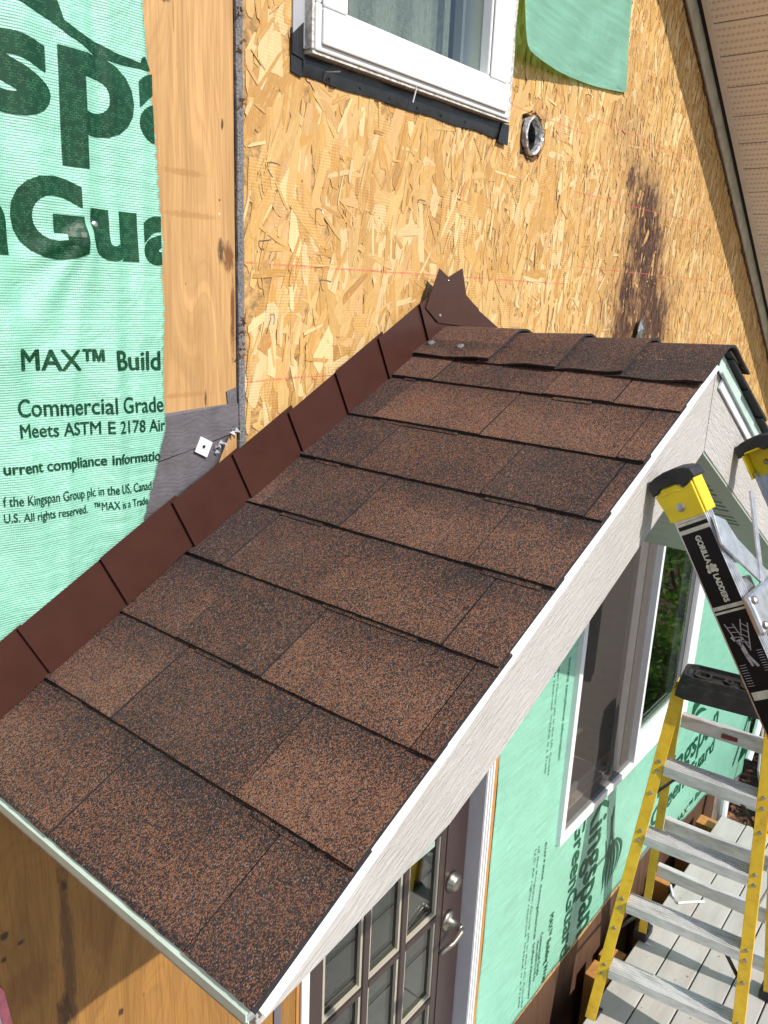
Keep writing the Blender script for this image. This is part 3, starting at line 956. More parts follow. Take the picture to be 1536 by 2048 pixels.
# grey membrane patch with washer
mem = thing('flashing_membrane', 'wrinkled grey flashing membrane patch beside the green wrap above the brown flashing', 'membrane', (0.8, 0, 2.44))
vs = []; fs = []
for j in range(13):
    f = j / 12
    for i in range(11):
        e = i / 10
        z0_ = 2.40 + 0.10 * e; z1_ = 2.594 + 0.010 * e
        xr = 0.900 if f > 0.72 else 0.900 - 0.05 * max(0, (0.72 - f)) / 0.72 * 0.9
        x = 0.66 + (xr - 0.66) * e
        z = z0_ + (z1_ - z0_) * f
        vs.append((x, -0.0035 - 0.0012 * math.sin(40 * x + 60 * z), z))
for j in range(12):
    for i in range(10):
        a = j * 11 + i
        fs.append((a, a + 1, a + 12, a + 11))
o = MB().add(vs, fs).build('membrane_sheet', 'membrane_grey', mem, smooth=True)
md = o.modifiers.new('thick', 'SOLIDIFY'); md.thickness = 0.0012; md.offset = -1
MB().wallpoly([(0.880, 2.598), (0.899, 2.601), (0.898, 2.630), (0.877, 2.624)], -0.0030, -0.0045).build('membrane_tab', 'membrane_grey', mem)
MB().wallpoly([(0.66, 2.512), (0.80, 2.536), (0.90, 2.556), (0.90, 2.603), (0.747, 2.5935), (0.70, 2.59)], -0.0056, -0.0068).build('membrane_overlap', 'membrane_grey', mem)
ce = np.array([0.8235, 2.5375]); ang = math.radians(-28)
ring = []
sq = [(-.0135, -.0135), (.0135, -.0135), (.0135, .0135), (-.0135, .0135)]
mb = MB(); nn_ = 16
outer = []; inner = []
for k in range(nn_):
    a = 2 * math.pi * k / nn_ + ang
    rr_ = .0135 / max(abs(math.cos(a - ang)), abs(math.sin(a - ang)))
    outer.append((ce[0] + rr_ * math.cos(a), ce[1] + rr_ * math.sin(a))); inner.append((ce[0] + .0034 * math.cos(a), ce[1] + .0034 * math.sin(a)))
vs = [(x, y, z) for y in (-.0076, -.0095) for x, z in outer] + [(x, y, z) for y in (-.0076, -.0095) for x, z in inner]
fs = []
for k in range(nn_):
    l_ = (k + 1) % nn_
    fs += [(k, l_, nn_ + l_, nn_ + k), (nn_ + k, nn_ + l_, 3 * nn_ + l_, 3 * nn_ + k), (3 * nn_ + k, 3 * nn_ + l_, 2 * nn_ + l_, 2 * nn_ + k)]
mb.add(vs, fs)
tag(mb.build('square_washer', 'pvc_white'), 'small white square washer with a hole, lying on the grey membrane', 'washer')
mb = MB()
for k in range(11):
    x = 0.845 + rr.uniform(0, .055); z = 2.525 + (x - 0.845) * 0.65 + rr.uniform(-.006, .014)
    a = rr.uniform(0, 6.28); l_ = rr.uniform(.004, .011)
    mb.add([(x, -.0075, z), (x + math.cos(a) * l_, -.012 - rr.uniform(0, .004), z + math.sin(a) * l_), (x + math.cos(a + .9) * l_, -.0085, z + math.sin(a + .9) * l_)], [(0, 1, 2)])
mb.build('torn_foil_edge', 'vinyl_grey', mem, kind='stuff')

# ---------------------------------------------------------------- hanging wrap flap at the top
FL = [(0, 1050, 1265), (30, 1051, 1261.5), (60, 1052, 1259), (95, 1055.5, 1257), (105, 1064, 1256.5), (120, 1083, 1256), (135, 1104, 1255.5), (150, 1130, 1255), (165, 1168, 1254), (175, 1196, 1253.5), (184, 1245, 1253)]
flap = thing('house_wrap', 'pale green wrap flap hanging loose right of the upper window', 'building wrap', (2.0, -0.03, 3.35))
vs = []; fs = []
nx = 22
rows = [(-190, 1046, 1280), (-120, 1048, 1274), (-60, 1049, 1269)] + FL
for j, (py, xa, xb) in enumerate(rows):
    hang = min(1, max(0, (py + 190) / 300))
    for i in range(nx + 1):
        e = i / nx
        px = xa + (xb - xa) * e
        pyy = py + (-1.5 if py < 180 else 0) * math.sin(9 * e)
        e = min(1, max(0, (px - 1050) / 208))
        lift = 0.005 + 0.052 * max(0, 1 - e * 1.15) ** 2.4 * hang + 0.0025 * hang * (1 + math.sin(14 * e + py * 0.05)) + 0.05 * max(0, e - 0.82) * hang * max(0, 1 - abs(e - .91) / .09)
        q = onY(px, pyy, -lift)
        vs.append(tuple(q))
for j in range(len(rows) - 1):
    for i in range(nx):
        a = j * (nx + 1) + i
        fs.append((a, a + 1, a + nx + 2, a + nx + 1))
o = MB().add(vs, fs).build('sheet', 'wrap_flap', flap, smooth=True)
md = o.modifiers.new('sub', 'SUBSURF'); md.levels = 1; md.render_levels = 2

# ---------------------------------------------------------------- upper window
uw = thing('window', 'white casement window in strand board above the small roof, curtain behind glass', 'window', (1.38, 0, 3.18))
wx0, wx1, wz0, wz1, fy_ = 1.054, 1.664, 3.172, 4.30, -0.027
# outer frame rails (white), bevelled
MB().box(wx0, wx1, fy_, 0.07, wz0, wz0 + 0.070).build('frame', 'vinyl_white', uw, bevel=0.003)
MB().box(wx0, wx0 + 0.074, fy_ + 0.001, 0.07, wz0 + 0.0705, wz1).build('frame', 'vinyl_white', uw, bevel=0.003)
MB().box(wx1 - 0.090, wx1, fy_ + 0.001, 0.07, wz0 + 0.0705, wz1).build('frame', 'vinyl_white', uw, bevel=0.003)
MB().box(wx0 + 0.012, wx1 - 0.014, fy_ - 0.006, fy_ - 0.0005, wz0 + 0.010, wz0 + 0.064).build('sash_rail', 'vinyl_white', uw, bevel=0.0025)
MB().box(wx0 + 0.012, wx0 + 0.070, fy_ - 0.0055, fy_ - 0.0005, wz0 + 0.0655, wz1 - .02).build('sash_rail', 'vinyl_white', uw, bevel=0.0025)
MB().box(wx1 - 0.086, wx1 - 0.020, fy_ - 0.0055, fy_ - 0.0005, wz0 + 0.0655, wz1 - .02).build('sash_rail', 'vinyl_white', uw, bevel=0.0025)
MB().box(wx0 - 0.006, wx0 - 0.0005, fy_ + 0.004, 0.0, wz0 + 0.002, wz1).build('caulk_edge', 'chipped_white', uw)
MB().box(wx0 - 0.004, wx1 + 0.014, fy_ + 0.004, 0.0, wz0 - 0.005, wz0 - 0.0006).build('caulk_edge', 'chipped_white', uw)
MB().box(wx1 + 0.0005, wx1 + 0.012, fy_ + 0.003, 0.0, wz0 + 0.0, wz1).build('caulk_edge', 'chipped_white', uw)
MB().box(1.022, 1.048, -0.006, 0.0, 3.175, wz1).build('nailing_fin', 'vinyl_grey', uw)
MB().box(wx0 + 0.074, wx1 - 0.090, -0.004, 0.0, wz0 + 0.070, wz1).build('pane', 'glass', uw)
MB().box(wx0 + 0.0745, wx0 + 0.080, fy_ + 0.002, -0.005, wz0 + 0.071, wz1).build('glazing_bead', 'sash_dark', uw)
# curtain
vs = []; fs = []
for i in range(91):
    x = 1.10 + 0.475 * i / 90
    yy = 0.085 + 0.014 * math.sin(46 * x) + 0.008 * math.sin(103 * x + 1)
    for z in (3.05, 3.5, 4.3):
        vs.append((x, yy, z))
for i in range(90):
    for j in range(2):
        fs.append((i * 3 + j, i * 3 + 3 + j, i * 3 + 4 + j, i * 3 + 1 + j))
MB().add(vs, fs).build('curtain', 'curtain', uw, smooth=True)
MB().box(1.548, 1.558, 0.03, 0.05, 3.2, 4.3).build('sash_edge', 'sash_grey', uw)
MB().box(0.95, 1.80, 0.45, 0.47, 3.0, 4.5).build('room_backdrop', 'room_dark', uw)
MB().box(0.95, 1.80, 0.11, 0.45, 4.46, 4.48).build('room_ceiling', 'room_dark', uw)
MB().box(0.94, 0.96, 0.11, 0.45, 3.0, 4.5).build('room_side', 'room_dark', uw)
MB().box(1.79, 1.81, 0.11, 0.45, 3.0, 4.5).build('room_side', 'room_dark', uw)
# black flashing tape below and beside
ft = thing('flashing_tape', 'black flashing tape along the bottom of the upper white window', 'flashing tape', (1.38, 0, 3.135))
mb = MB()
vs = []; fs = []
for i in range(41):
    x = 1.045 + (1.698 - 1.045) * i / 40
    zb = 3.134 + 0.0012 * math.sin(37 * x)
    b = 0.0015 * math.sin(25 * x) + 0.001 * math.sin(60 * x)
    vs += [(x, -0.0045, zb), (x, -0.0065 - max(0, b), 3.150), (x, -0.0062 - max(0, -b), 3.166)]
for i in range(40):
    for j in range(2):
        fs.append((i * 3 + j, i * 3 + 3 + j, i * 3 + 4 + j, i * 3 + 1 + j))
o = MB().add(vs, fs).build('tape_strip', 'membrane_black', ft, smooth=True)
MB().wallpoly([(1.019, 3.136), (1.0445, 3.131), (1.0445, 3.174), (1.019, 3.2)], -0.003, -0.0055).build('tape_strip', 'membrane_black', ft)
MB().wallpoly([(1.0195, 3.162), (1.0445, 3.158), (1.0445, 3.212), (1.0195, 3.190)], -0.0062, -0.0080).build('tape_corner', 'membrane_black', ft)
MB().wallpoly([(1.655, 3.126), (1.697, 3.124), (1.698, 3.166), (1.668, 3.166)], -0.0085, -0.0110).build('tape_corner', 'membrane_black', ft)
for px, py in [(660, 157), (722, 175), (781, 196), (836, 215), (884, 230), (932, 244)]:
    q = onY(px, py, -0.007)
    MB().lathe((q[0], -0.0055, q[2]), (0, -1, 0), [(0, .0030), (.002, .0026)], 8).build('tape_nail', 'rubber_black', ft)
q = onY(648, 146, -.007)
MB().tube([(q[0], -.006, q[2] - .012), (q[0], -.012, q[2] + .001), (q[0] + .02, -.026, q[2] + .004)], 0.0012, 6).build('bent_nail', 'steel', ft)
q = onY(830, 175, -.02)
MB().tube([(q[0] - .03, -.022, q[2] + .013), (q[0] - .004, -.024, q[2] + .006), (q[0], -.023, q[2] - .004), (q[0] - .002, -.018, q[2] - .026)], 0.0016, 6).build('caulk_string', 'pvc_white', ft)

# ================================================================= PORTICO ROOF
XE, ZE = 0.393, 2.176 - 0.0100
XR = 1.487
CP, SP_ = math.cos(PITCH), math.sin(PITCH)
SR = (XR - XE) / CP                 # slope length eave -> ridge
TO = 0.619                          # outward depth
roof = thing('portico_roof', 'small gabled roof with brown speckled shingles jutting out over the door', 'roof', (XR, -0.3, 2.15))


def rp(s, t, h, side=1):
    x = XE + s * CP - h * SP_; z = ZE + s * SP_ + h * CP
    if side < 0:
        x = 2 * XR - x
    return (x, -t, z)


def shingle(s0, s1, t0, t1, top0, top1, bot0, bot1, name='shingle', side=1, nseg=20, rag=0.0004):
    tl = [t0 + (t1 - t0) * i / nseg for i in range(nseg + 1)]
    vs = []
    for t in tl:
        ds = rr.uniform(-rag, rag); dh = rr.uniform(-.0003, .0003)
        vs += [rp(s0 + ds, t, bot0, side), rp(s0 + ds, t, top0 + dh, side), rp(s0 + ds + .003, t, top0 + dh + .0006, side), rp(s1, t, top1, side), rp(s1, t, bot1, side)]
    fs = []
    n5 = 5
    for i in range(nseg):
        for k in range(n5):
            l_ = (k + 1) % n5
            fs.append((i * n5 + k, i * n5 + l_, (i + 1) * n5 + l_, (i + 1) * n5 + k))
    fs += [tuple(range(n5)), tuple(nseg * n5 + k for k in range(n5))[::-1]]
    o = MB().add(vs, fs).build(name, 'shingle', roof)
    o.data.materials.append(MATS['shingle_edge'])          # cut asphalt edge is black
    for f in o.data.polygons:
        c0 = np.mean([o.data.vertices[i].co for i in f.vertices], 0)
        nx_, nz_ = f.normal.x * side, f.normal.z
        if nz_ * CP - nx_ * SP_ < 0.5:
            f.material_index = 1
    return o


# roof deck under the shingles (both slopes)
for sd in (1, -1):
    a = [rp(0.012, 0.002, -0.002, sd), rp(SR, 0.002, -0.002, sd), rp(SR, TO - .016, -0.002, sd), rp(0.012, TO - .016, -0.002, sd)]
    nrm = (0.012 * SP_ * sd, 0, -0.012 * CP)
    MB().prism(a, nrm).build('roof_deck', 'shingle_edge', roof)
EXP = 0.1441
JO = {0: [0.065, 0.264, 0.518], 1: [0.192, 0.438], 2: [0.163, 0.340, 0.588], 3: [0.112, 0.298, 0.534], 4: [0.062, 0.241, 0.480], 5: [0.160, 0.416, 0.590],
      6: [0.090, 0.327, 0.574], 7: [0.130, 0.372, 0.505], 8: [0.094, 0.337, 0.516]}
RAISE = {0: [0, 1, 0, 1], 1: [1, 0, 1], 2: [0, 1, 0, 1], 3: [1, 0, 1, 0], 4: [0, 1, 0, 1], 5: [1, 0, 1, 0], 6: [0, 1, 0, 1], 7: [1, 0, 1, 0], 8: [0, 1, 0, 1]}
for k in range(9):
    s0 = k * EXP - (0.006 if k == 0 else 0); s1 = (k + 1) * EXP + 0.028
    s1 = min(s1, SR - 0.012)
    ts = [0.010] + JO[k] + [TO + rr.uniform(-.0007, .0007) if k != 2 else TO + 0.0022]
    for i in range(len(ts) - 1):
        r_ = RAISE[k][i]
        shingle(s0, s1, ts[i] + (0.0011 if i else 0), ts[i + 1] - 0.0011, 0.0088 + 0.0018 * r_, 0.0030 + 0.0002 * r_, 0.0052 if k else 0.001, -0.0008)
        if r_ and ts[i + 1] - ts[i] > 0.12:   # the backing layer of the laminated tab peeps out below the butt
            shingle(s0 - 0.0055 - rr.uniform(0, .003), s0 + 0.05, ts[i] + 0.006 + rr.uniform(0, .05), ts[i] + (ts[i + 1] - ts[i]) * rr.uniform(.55, .9), 0.0060, 0.0056, 0.0030, 0.0020, name='shingle_backing', rag=.0003) if k else None
# far slope: one strip per course, edges show at the rake
for k in range(9):
    s0 = k * EXP - (0.006 if k == 0 else 0); s1 = min((k + 1) * EXP + 0.028, SR - 0.012)
    tj = [0.010, 0.2 + 0.2 * ((k * 37) % 10) / 10, TO + rr.uniform(-.002, .006)]
    for i in range(2):
        shingle(s0, s1, tj[i] + (.0007 if i else 0), tj[i + 1] - .0007, 0.0106, 0.003, 0.005 if k else .001, -0.0008, side=-1)

# ridge caps -----------------------------------------------------------
capt = [-0.001, 0.213, 0.356, 0.486, 0.626]
for i in range(len(capt) - 1):
    t0, t1 = capt[i], capt[i + 1]
    lift0, lift1 = 0.0115, 0.0175
    if i == len(capt) - 2:
        lift1 = 0.0155
    ext = 0.0 if i == 0 else 0.05
    half = [0.138, 0.139, 0.136, 0.141][i]
    cols_ = [(-half, 0.0), (-half * .75, 0), (-half * .5, 0), (-0.035, 0), (-0.017, -.0015), (-0.006, -.0042), (0.006, -.0042), (0.017, -.0015), (0.035, 0), (half * .5, 0), (half * .75, 0), (half, 0)]
    nt_ = 6
    vs = []; fs = []
    for a in range(nt_ + 1):
        e = a / nt_
        t = (t0 + ext * 0 - (0.03 if i else 0)) + (t1 - t0 + (0.03 if i else 0)) * e
        lb = lift0 - 0.004 * (1 if i else 0) + (lift1 - lift0 + 0.004 * (1 if i else 0)) * e
        for (w_, dh) in cols_:
            edge = abs(w_) / half
            wig = (0.0022 * math.sin(9 * e + i * 2.1) + 0.0020) * max(0, edge - 0.55) / 0.45
            s = SR - abs(w_)
            q = rp(s, t, lb + dh + wig, 1 if w_ <= 0 else -1)
            vs.append(q)
    nc = len(cols_)
    for a in range(nt_):
        for c_ in range(nc - 1):
            fs.append((a * nc + c_, a * nc + c_ + 1, (a + 1) * nc + c_ + 1, (a + 1) * nc + c_))
    o = MB().add(vs, fs).build('ridge_cap', 'shingle', roof)
    me = o.data
    bm = bmesh.new(); bm.from_mesh(me)
    # make normals point up
    bm.normal_update()
    if sum(f.normal.z for f in bm.faces) < 0:
        bmesh.ops.reverse_faces(bm, faces=bm.faces[:])
    bm.to_mesh(me); bm.free()
    md = o.modifiers.new('thick', 'SOLIDIFY'); md.thickness = 0.0042; md.offset = -1
    me.materials.append(MATS['shingle_edge'])
    md.material_offset = 0; md.material_offset_rim = 1

# pebbly sealant blobs on the first cap
for (px, py) in [(862, 684), (921, 691)]:
    q = onY(px, py, -0.06)
    r = ray(px, py)
    t_ = (ZE + 0.509 * (CAM[0] - XE) + 0.018 - CAM[2]) / (r[2] - 0.509 * r[0])
    q = CAM + r * t_
    MB().lathe((q[0], q[1], q[2] - .003), (-SP_, 0, CP), [(0, .009), (.0035, .008), (.0042, .004)], 9).build('sealant_blob', 'foam_grey', roof, smooth=True)

# gable (rake) boards, drip edges -----------------------------------------
YB = -0.602
left = [(0.402, 2.124), (0.592, 2.151), (0.717, 2.174)] + [(x, 2.2175 + 0.480 * (x - 0.827)) for x in (0.827, 1.4925)]
top = lambda x: ZE + 0.509 * (x - XE) - 0.016
MB().wallpoly(left + [(1.4925, top(1.487)), (0.402, top(0.402))], YB, YB + 0.02).build('rake_board', 'fibre_cement_up', roof, bevel=0.0012)
xi, zi = 1.493, 2.2175 + 0.480 * (1.493 - 0.827)
rlow = lambda x: zi - 0.500 * (x - xi)
topr = lambda x: top(2 * XR - x)
MB().wallpoly([(1.4940, zi), (2.572, rlow(2.572)), (2.572, topr(2.572)), (1.4940, topr(1.4940))], YB - 0.0008, YB + 0.0192).build('rake_board', 'fibre_cement_down', roof, bevel=0.0012)
# white drip edge on the near rake
def rakestrip(s0, s1, h0, h1, t0, t1, side=1):
    vs = []
    for s in (s0, s1):
        for t in (t0, t1):
            for h in (h0, h1):
                vs.append(rp(s, t, h, side))
    return vs
d1 = MB().add(rakestrip(0.0, SR - 0.018, -0.026, -0.0012, -YB + 0.0035, -YB + 0.0050), BF)
d1.add(rakestrip(0.0, SR - 0.018, -0.0280, -0.0250, -YB + 0.0052, -YB + 0.0090), BF)
d1.build('drip_edge', 'white_metal', roof)
MB().add(rakestrip(0.0, SR - 0.010, -0.0030, -0.0010, -YB + 0.0050, -YB + 0.0120), BF).build('drip_edge_lip', 'white_metal', roof)
# far rake: sage drip edge with half-peeled white film
MB().add(rakestrip(0.0, SR - 0.020, -0.032, -0.0012, -YB + 0.0035, -YB + 0.0050, -1), BF).build('drip_edge', 'sage_metal', roof)
MB().add(rakestrip(0.0, SR - 0.030, -0.034, -0.0310, -YB + 0.0052, -YB + 0.0120, -1), BF).build('drip_edge_lip', 'sage_metal', roof)
MB().add(rakestrip(SR - 0.36, SR - 0.055, -0.052, -0.0350, -YB + 0.0022, -YB + 0.0060, -1), BF).build('peeling_film', 'white_metal', roof)
# eave drip edge (near): sage metal with a step, grey board under it
vs = []
prof = [(0.020, -0.0016), (-0.006, -0.0016), (-0.0125, -0.0062), (-0.0125, -0.0150), (-0.0100, -0.0160), (-0.0100, -0.0215), (-0.0085, -0.0215), (-0.0085, -0.0155), (-0.0110, -0.0140), (-0.0110, -0.0072), (-0.0055, -0.0032), (0.020, -0.0032)]
vs = [(XE + a, y, ZE + b + 0.005) for y in (-0.004, -0.6115) for a, b in prof]
n = len(prof)
fs = [tuple(range(n)), tuple(range(n, 2 * n))[::-1]] + [(i, (i + 1) % n, n + (i + 1) % n, n + i) for i in range(n)]
MB().add(vs, fs).build('drip_edge', 'sage_metal', roof)
MB().box(XE - 0.0065, XE + 0.008, -0.006, -0.603, 2.1405, 2.1490).build('fascia_board', 'grey_board', roof, bevel=0.001)
vs = [(2 * XR - x, y, z) for x, y, z in vs]
MB().add(vs, fs).build('drip_edge', 'sage_metal', roof)
MB().box(2 * XR - XE - 0.012, 2 * XR - XE + 0.0095, -0.006, -0.600, 2.02, 2.1560).build('fascia_board', 'sage_metal', roof, bevel=0.001)

# soffit under the gable --------------------------------------------------
x = xi + 0.012
seg = 0.0
lenr = (2.55 - xi)
npan = 9
for k in range(npan):
    a = xi + 0.004 + lenr * k / npan; b = xi + 0.004 + lenr * (k + 1) / npan - 0.003
    f_ = lambda xx, d: rlow(xx) + d
    po = MB()
    po.prism([(a, YB + 0.035, f_(a, .012)), (b, YB + 0.035, f_(b, .012)), (b, YB + 0.035, f_(b, .018)), (a, YB + 0.035, f_(a, .018))], (0, 0.56, 0)).build('soffit_panel', 'sage_vinyl', roof)
    # louvre slots
    for q_ in range(3):
        xa = a + (b - a) * (0.15 + 0.28 * q_); xb = xa + 0.010
        for yv in (-0.545, -0.475, -0.405, -0.335, -0.265, -0.195):
            MB().prism([(xa, yv, f_(xa, .0105)), (xb, yv, f_(xb, .0105)), (xb, yv, f_(xb, .0135)), (xa, yv, f_(xa, .0135))], (0, 0.055, 0)).build('louvre', 'sage_dark', roof) if k < 5 else None
mb = MB().prism([(xi, YB + 0.001, rlow(xi) - .0005), (2.56, YB + 0.001, rlow(2.56) - .0005), (2.56, YB + 0.001, rlow(2.56) - .006), (xi + .002, YB + 0.001, rlow(xi) - .006)], (0, 0.034, 0))
mb.build('soffit_trim', 'sage_vinyl', roof)
MB().prism([(xi, YB + 0.026, rlow(xi) - .003), (2.56, YB + 0.026, rlow(2.56) - .003), (2.56, YB + 0.026, rlow(2.56) + .014), (xi + .002, YB + 0.026, rlow(xi) + .014)], (0, 0.010, 0)).build('soffit_trim', 'sage_vinyl', roof)
# near-side soffit panel (underside of the near slope) and level returns
lo = lambda xx: 2.2175 + 0.480 * (xx - 0.827)
MB().prism([(0.70, YB + 0.022, lo(.70) + .05), (xi, YB + 0.022, lo(xi) + .012), (xi, YB + 0.022, lo(xi) + .02), (0.70, YB + 0.022, lo(.70) + .058)], (0, 0.575, 0)).build('soffit_panel', 'sage_vinyl', roof)
MB().box(0.41, 0.72, YB + 0.022, -0.004, 2.128, 2.136).build('soffit_panel', 'sage_vinyl', roof)

# step flashing --------------------------------------------------------------
FT = [(0.350, 2.262), (0.481, 2.329), (0.612, 2.400), (0.743, 2.462), (0.867, 2.523), (0.996, 2.582), (1.116, 2.648), (1.240, 2.706), (1.370, 2.772)]
ud = np.array([CP, SP_]); un = np.array([SP_, -CP])
for i, (x, z) in enumerate(FT):
    A = np.array([x, z]); L = 0.158 if i < 8 else 0.13
    if i == 0:
        A = A + ud * 0.05; L = 0.105
    y0, y1 = -0.0300, -0.0245
    q = [(A, y0), (A + ud * L + un * 0.001, y1), (A + ud * L + un * 0.096, y1), (A + un * 0.096, y0)]
    vs = [(p_[0], y, p_[1]) for p_, y in q] + [(p_[0], y + 0.0008, p_[1]) for p_, y in q]
    MB().add(vs, [(0, 1, 2, 3), (7, 6, 5, 4), (0, 4, 5, 1), (1, 5, 6, 2), (2, 6, 7, 3), (3, 7, 4, 0)]).build('step_flashing', 'flashing_brown', roof)
c5 = lambda a, b: onY(780 + a / 5.12, 520 + b / 5.12, -0.031)
pk = [c5(*q) for q in [(505, 85), (597, 175), (740, 85), (778, 360), (830, 420), (840, 690), (490, 640), (365, 490)]]
MB().wallpoly([(q[0], q[2]) for q in pk], -0.0320, -0.0306).build('ridge_flashing', 'flashing_brown', roof)
pk = [c5(*q) for q in [(740, 330), (778, 358), (915, 500), (920, 520), (1110, 690), (1100, 760), (800, 720)]]
MB().wallpoly([(q[0], q[2]) for q in pk], -0.0292, -0.0282).build('ridge_flashing', 'flashing_brown', roof)
for a, b, r_ in [(594, 212, .0022), (510, 570, .004)]:
    q = c5(a, b)
    MB().lathe((q[0], -0.0320, q[2]), (0, -1, 0), [(0, r_), (.0012, r_ * .9), (.002, r_ * .4)], 10).build('rivet', 'steel', roof)
# far-side step flashing, hidden but there
for i in range(2, 9):
    x, z = FT[i]
    A = np.array([2 * XR - x, z - .02]); um = np.array([-CP, SP_]); unm = np.array([-SP_, -CP])
    q = [A, A + um * .15, A + um * .15 + unm * .07, A + unm * .07]
    MB().wallpoly([(p_[0], p_[1]) for p_ in q], -0.006, -0.0072 - .0003 * i).build('step_flashing', 'flashing_brown', roof)

# ================================================================= DOOR
door = thing('door', 'dark brown glazed door with brushed metal lock and lever below the small roof', 'door', (1.48, 0.04, 0.0))
DY = 0.052
sx0, sx1 = 1.10, 1.868
gx0, gx1 = 1.215, 1.722
MB().box(sx0, gx0, DY, DY + 0.04, 0.03, 2.03).build('stile', 'door_brown', door, bevel=0.003)
MB().box(gx1, sx1, DY, DY + 0.04, 0.03, 2.03).build('stile', 'door_brown', door, bevel=0.003)
MB().box(gx0, gx1, DY + .001, DY + 0.039, 1.90, 2.03).build('rail', 'door_brown', door, bevel=0.003)
MB().box(gx0, gx1, DY + .001, DY + 0.039, 0.03, 0.28).build('rail', 'door_brown', door, bevel=0.003)
rowz = [0.28, 0.632, 0.945, 1.258, 1.571, 1.90]
cx = [gx0 + (gx1 - gx0) * k / 3 for k in range(4)]
for k in (1, 2):
    MB().box(cx[k] - .013, cx[k] + .013, DY - .004, DY + .03, 0.281, 1.899).build('muntin', 'door_brown', door, bevel=0.004)
for z in rowz[1:-1]:
    for k in range(3):
        MB().box(cx[k] + (.0135 if k else 0), cx[k + 1] - (.0135 if k < 2 else 0), DY - .003, DY + .03, z - .013, z + .011).build('muntin', 'door_brown', door, bevel=0.004)
for k in range(3):
    for j in range(5):
        a, b = cx[k] + (.0135 if k else 0), cx[k + 1] - (.0135 if k < 2 else 0)
        z0_, z1_ = rowz[j] + (.0115 if j else 0), rowz[j + 1] - (.0135 if j < 4 else 0)
        pn = MB().box(a, b, DY + .012, DY + .018, z0_, z1_).build('pane', 'glass', door)
        mb = MB().box(a + .0002, b - .0002, DY + .002, DY + .0115, z0_ + .0002, z0_ + .009)
        mb.box(b - .009, b - .0002, DY + .002, DY + .0115, z0_ + .0092, z1_ - .0002)
        mb.box(a + .0002, a + .008, DY + .002, DY + .0115, z0_ + .0092, z1_ - .0002)
        mb.build('glazing_bead', 'bead_cream', pn)
# moulding line along the stile
MB().box(gx1 + .030, gx1 + .036, DY - .003, DY - .0002, 0.05, 2.02).build('stile_moulding', 'door_brown', door, bevel=0.001)
# hardware
hx = 1.795
hw = MB().lathe((hx, DY, 1.037), (0, -1, 0), [(0, .033), (.006, .033), (.010, .029), (.020, .026), (.026, .020), (.028, .002)], 26).build('deadbolt', 'nickel', door, smooth=False, bevel=0)
hw.data.polygons.foreach_set('use_smooth', [len(f.vertices) == 4 for f in hw.data.polygons])
lv = MB().lathe((hx - .008, DY, 0.895), (0, -1, 0), [(0, .034), (.007, .034), (.012, .028), (.016, .014), (.050, .012), (.056, .013), (.060, .002)], 24).build('lever_rose', 'nickel', door)
lv.data.polygons.foreach_set('use_smooth', [len(f.vertices) == 4 for f in lv.data.polygons])
MB().tube([(hx - .008, DY - .054, .895), (hx - .02, DY - .060, .890), (hx - .06, DY - .060, .880), (hx - .098, DY - .052, .876), (hx - .112, DY - .046, .866)], [.0115, .010, .008, .0085, .007], 12).build('lever_handle', 'nickel', lv, smooth=True)
# jamb, casing
fr_ = thing('door_frame', 'pale grey door jamb with white moulding around the brown glazed door', 'door frame', (1.9, 0, 0.0))
MB().box(1.870, 1.898, 0.0, 0.095, 0.0, 2.045).build('jamb', 'jamb_shade_grey', fr_)
MB().box(1.066, 1.0985, 0.0, 0.095, 0.0, 2.045).build('jamb', 'jamb_shade_grey', fr_)
MB().box(1.0987, 1.8698, 0.0, 0.095, 2.032, 2.045).build('head_jamb', 'jamb_shade_grey', fr_)
for (a, b, yy) in [(1.872, 1.880, -.004), (1.8805, 1.888, -.008), (1.8885, 1.896, -.012)]:
    MB().box(a, b, yy, -0.0005, 0.0, 2.05).build('brickmould', 'vinyl_white', fr_, bevel=0.002)
MB().box(1.072, 1.0975, -.013, -.0055, 0.0, 2.05).build('brickmould', 'vinyl_white', fr_, bevel=0.002)
MB().box(1.072, 1.896, -.0125, -.0055, 2.0505, 2.09).build('brickmould', 'vinyl_white', fr_, bevel=0.002)
MB().box(1.070, 1.8985, -.05, 0.095, -0.004, 0.022).build('sill', 'aluminium', fr_, bevel=0.002)
MB().box(1.8968, 1.9255, -.005, 0.0, 0.0, 2.1).build('wood_shim', 'cedar', fr_)
# hall behind the door
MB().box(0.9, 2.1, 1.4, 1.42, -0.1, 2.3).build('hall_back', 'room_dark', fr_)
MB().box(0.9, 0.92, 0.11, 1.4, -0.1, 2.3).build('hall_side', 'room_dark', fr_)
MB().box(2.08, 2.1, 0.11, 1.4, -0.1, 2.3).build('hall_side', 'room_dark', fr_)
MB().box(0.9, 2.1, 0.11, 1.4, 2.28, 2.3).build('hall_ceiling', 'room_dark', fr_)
MB().box(0.9, 2.1, 0.11, 1.4, -0.12, -0.1).build('hall_floor', 'old_wood', fr_)

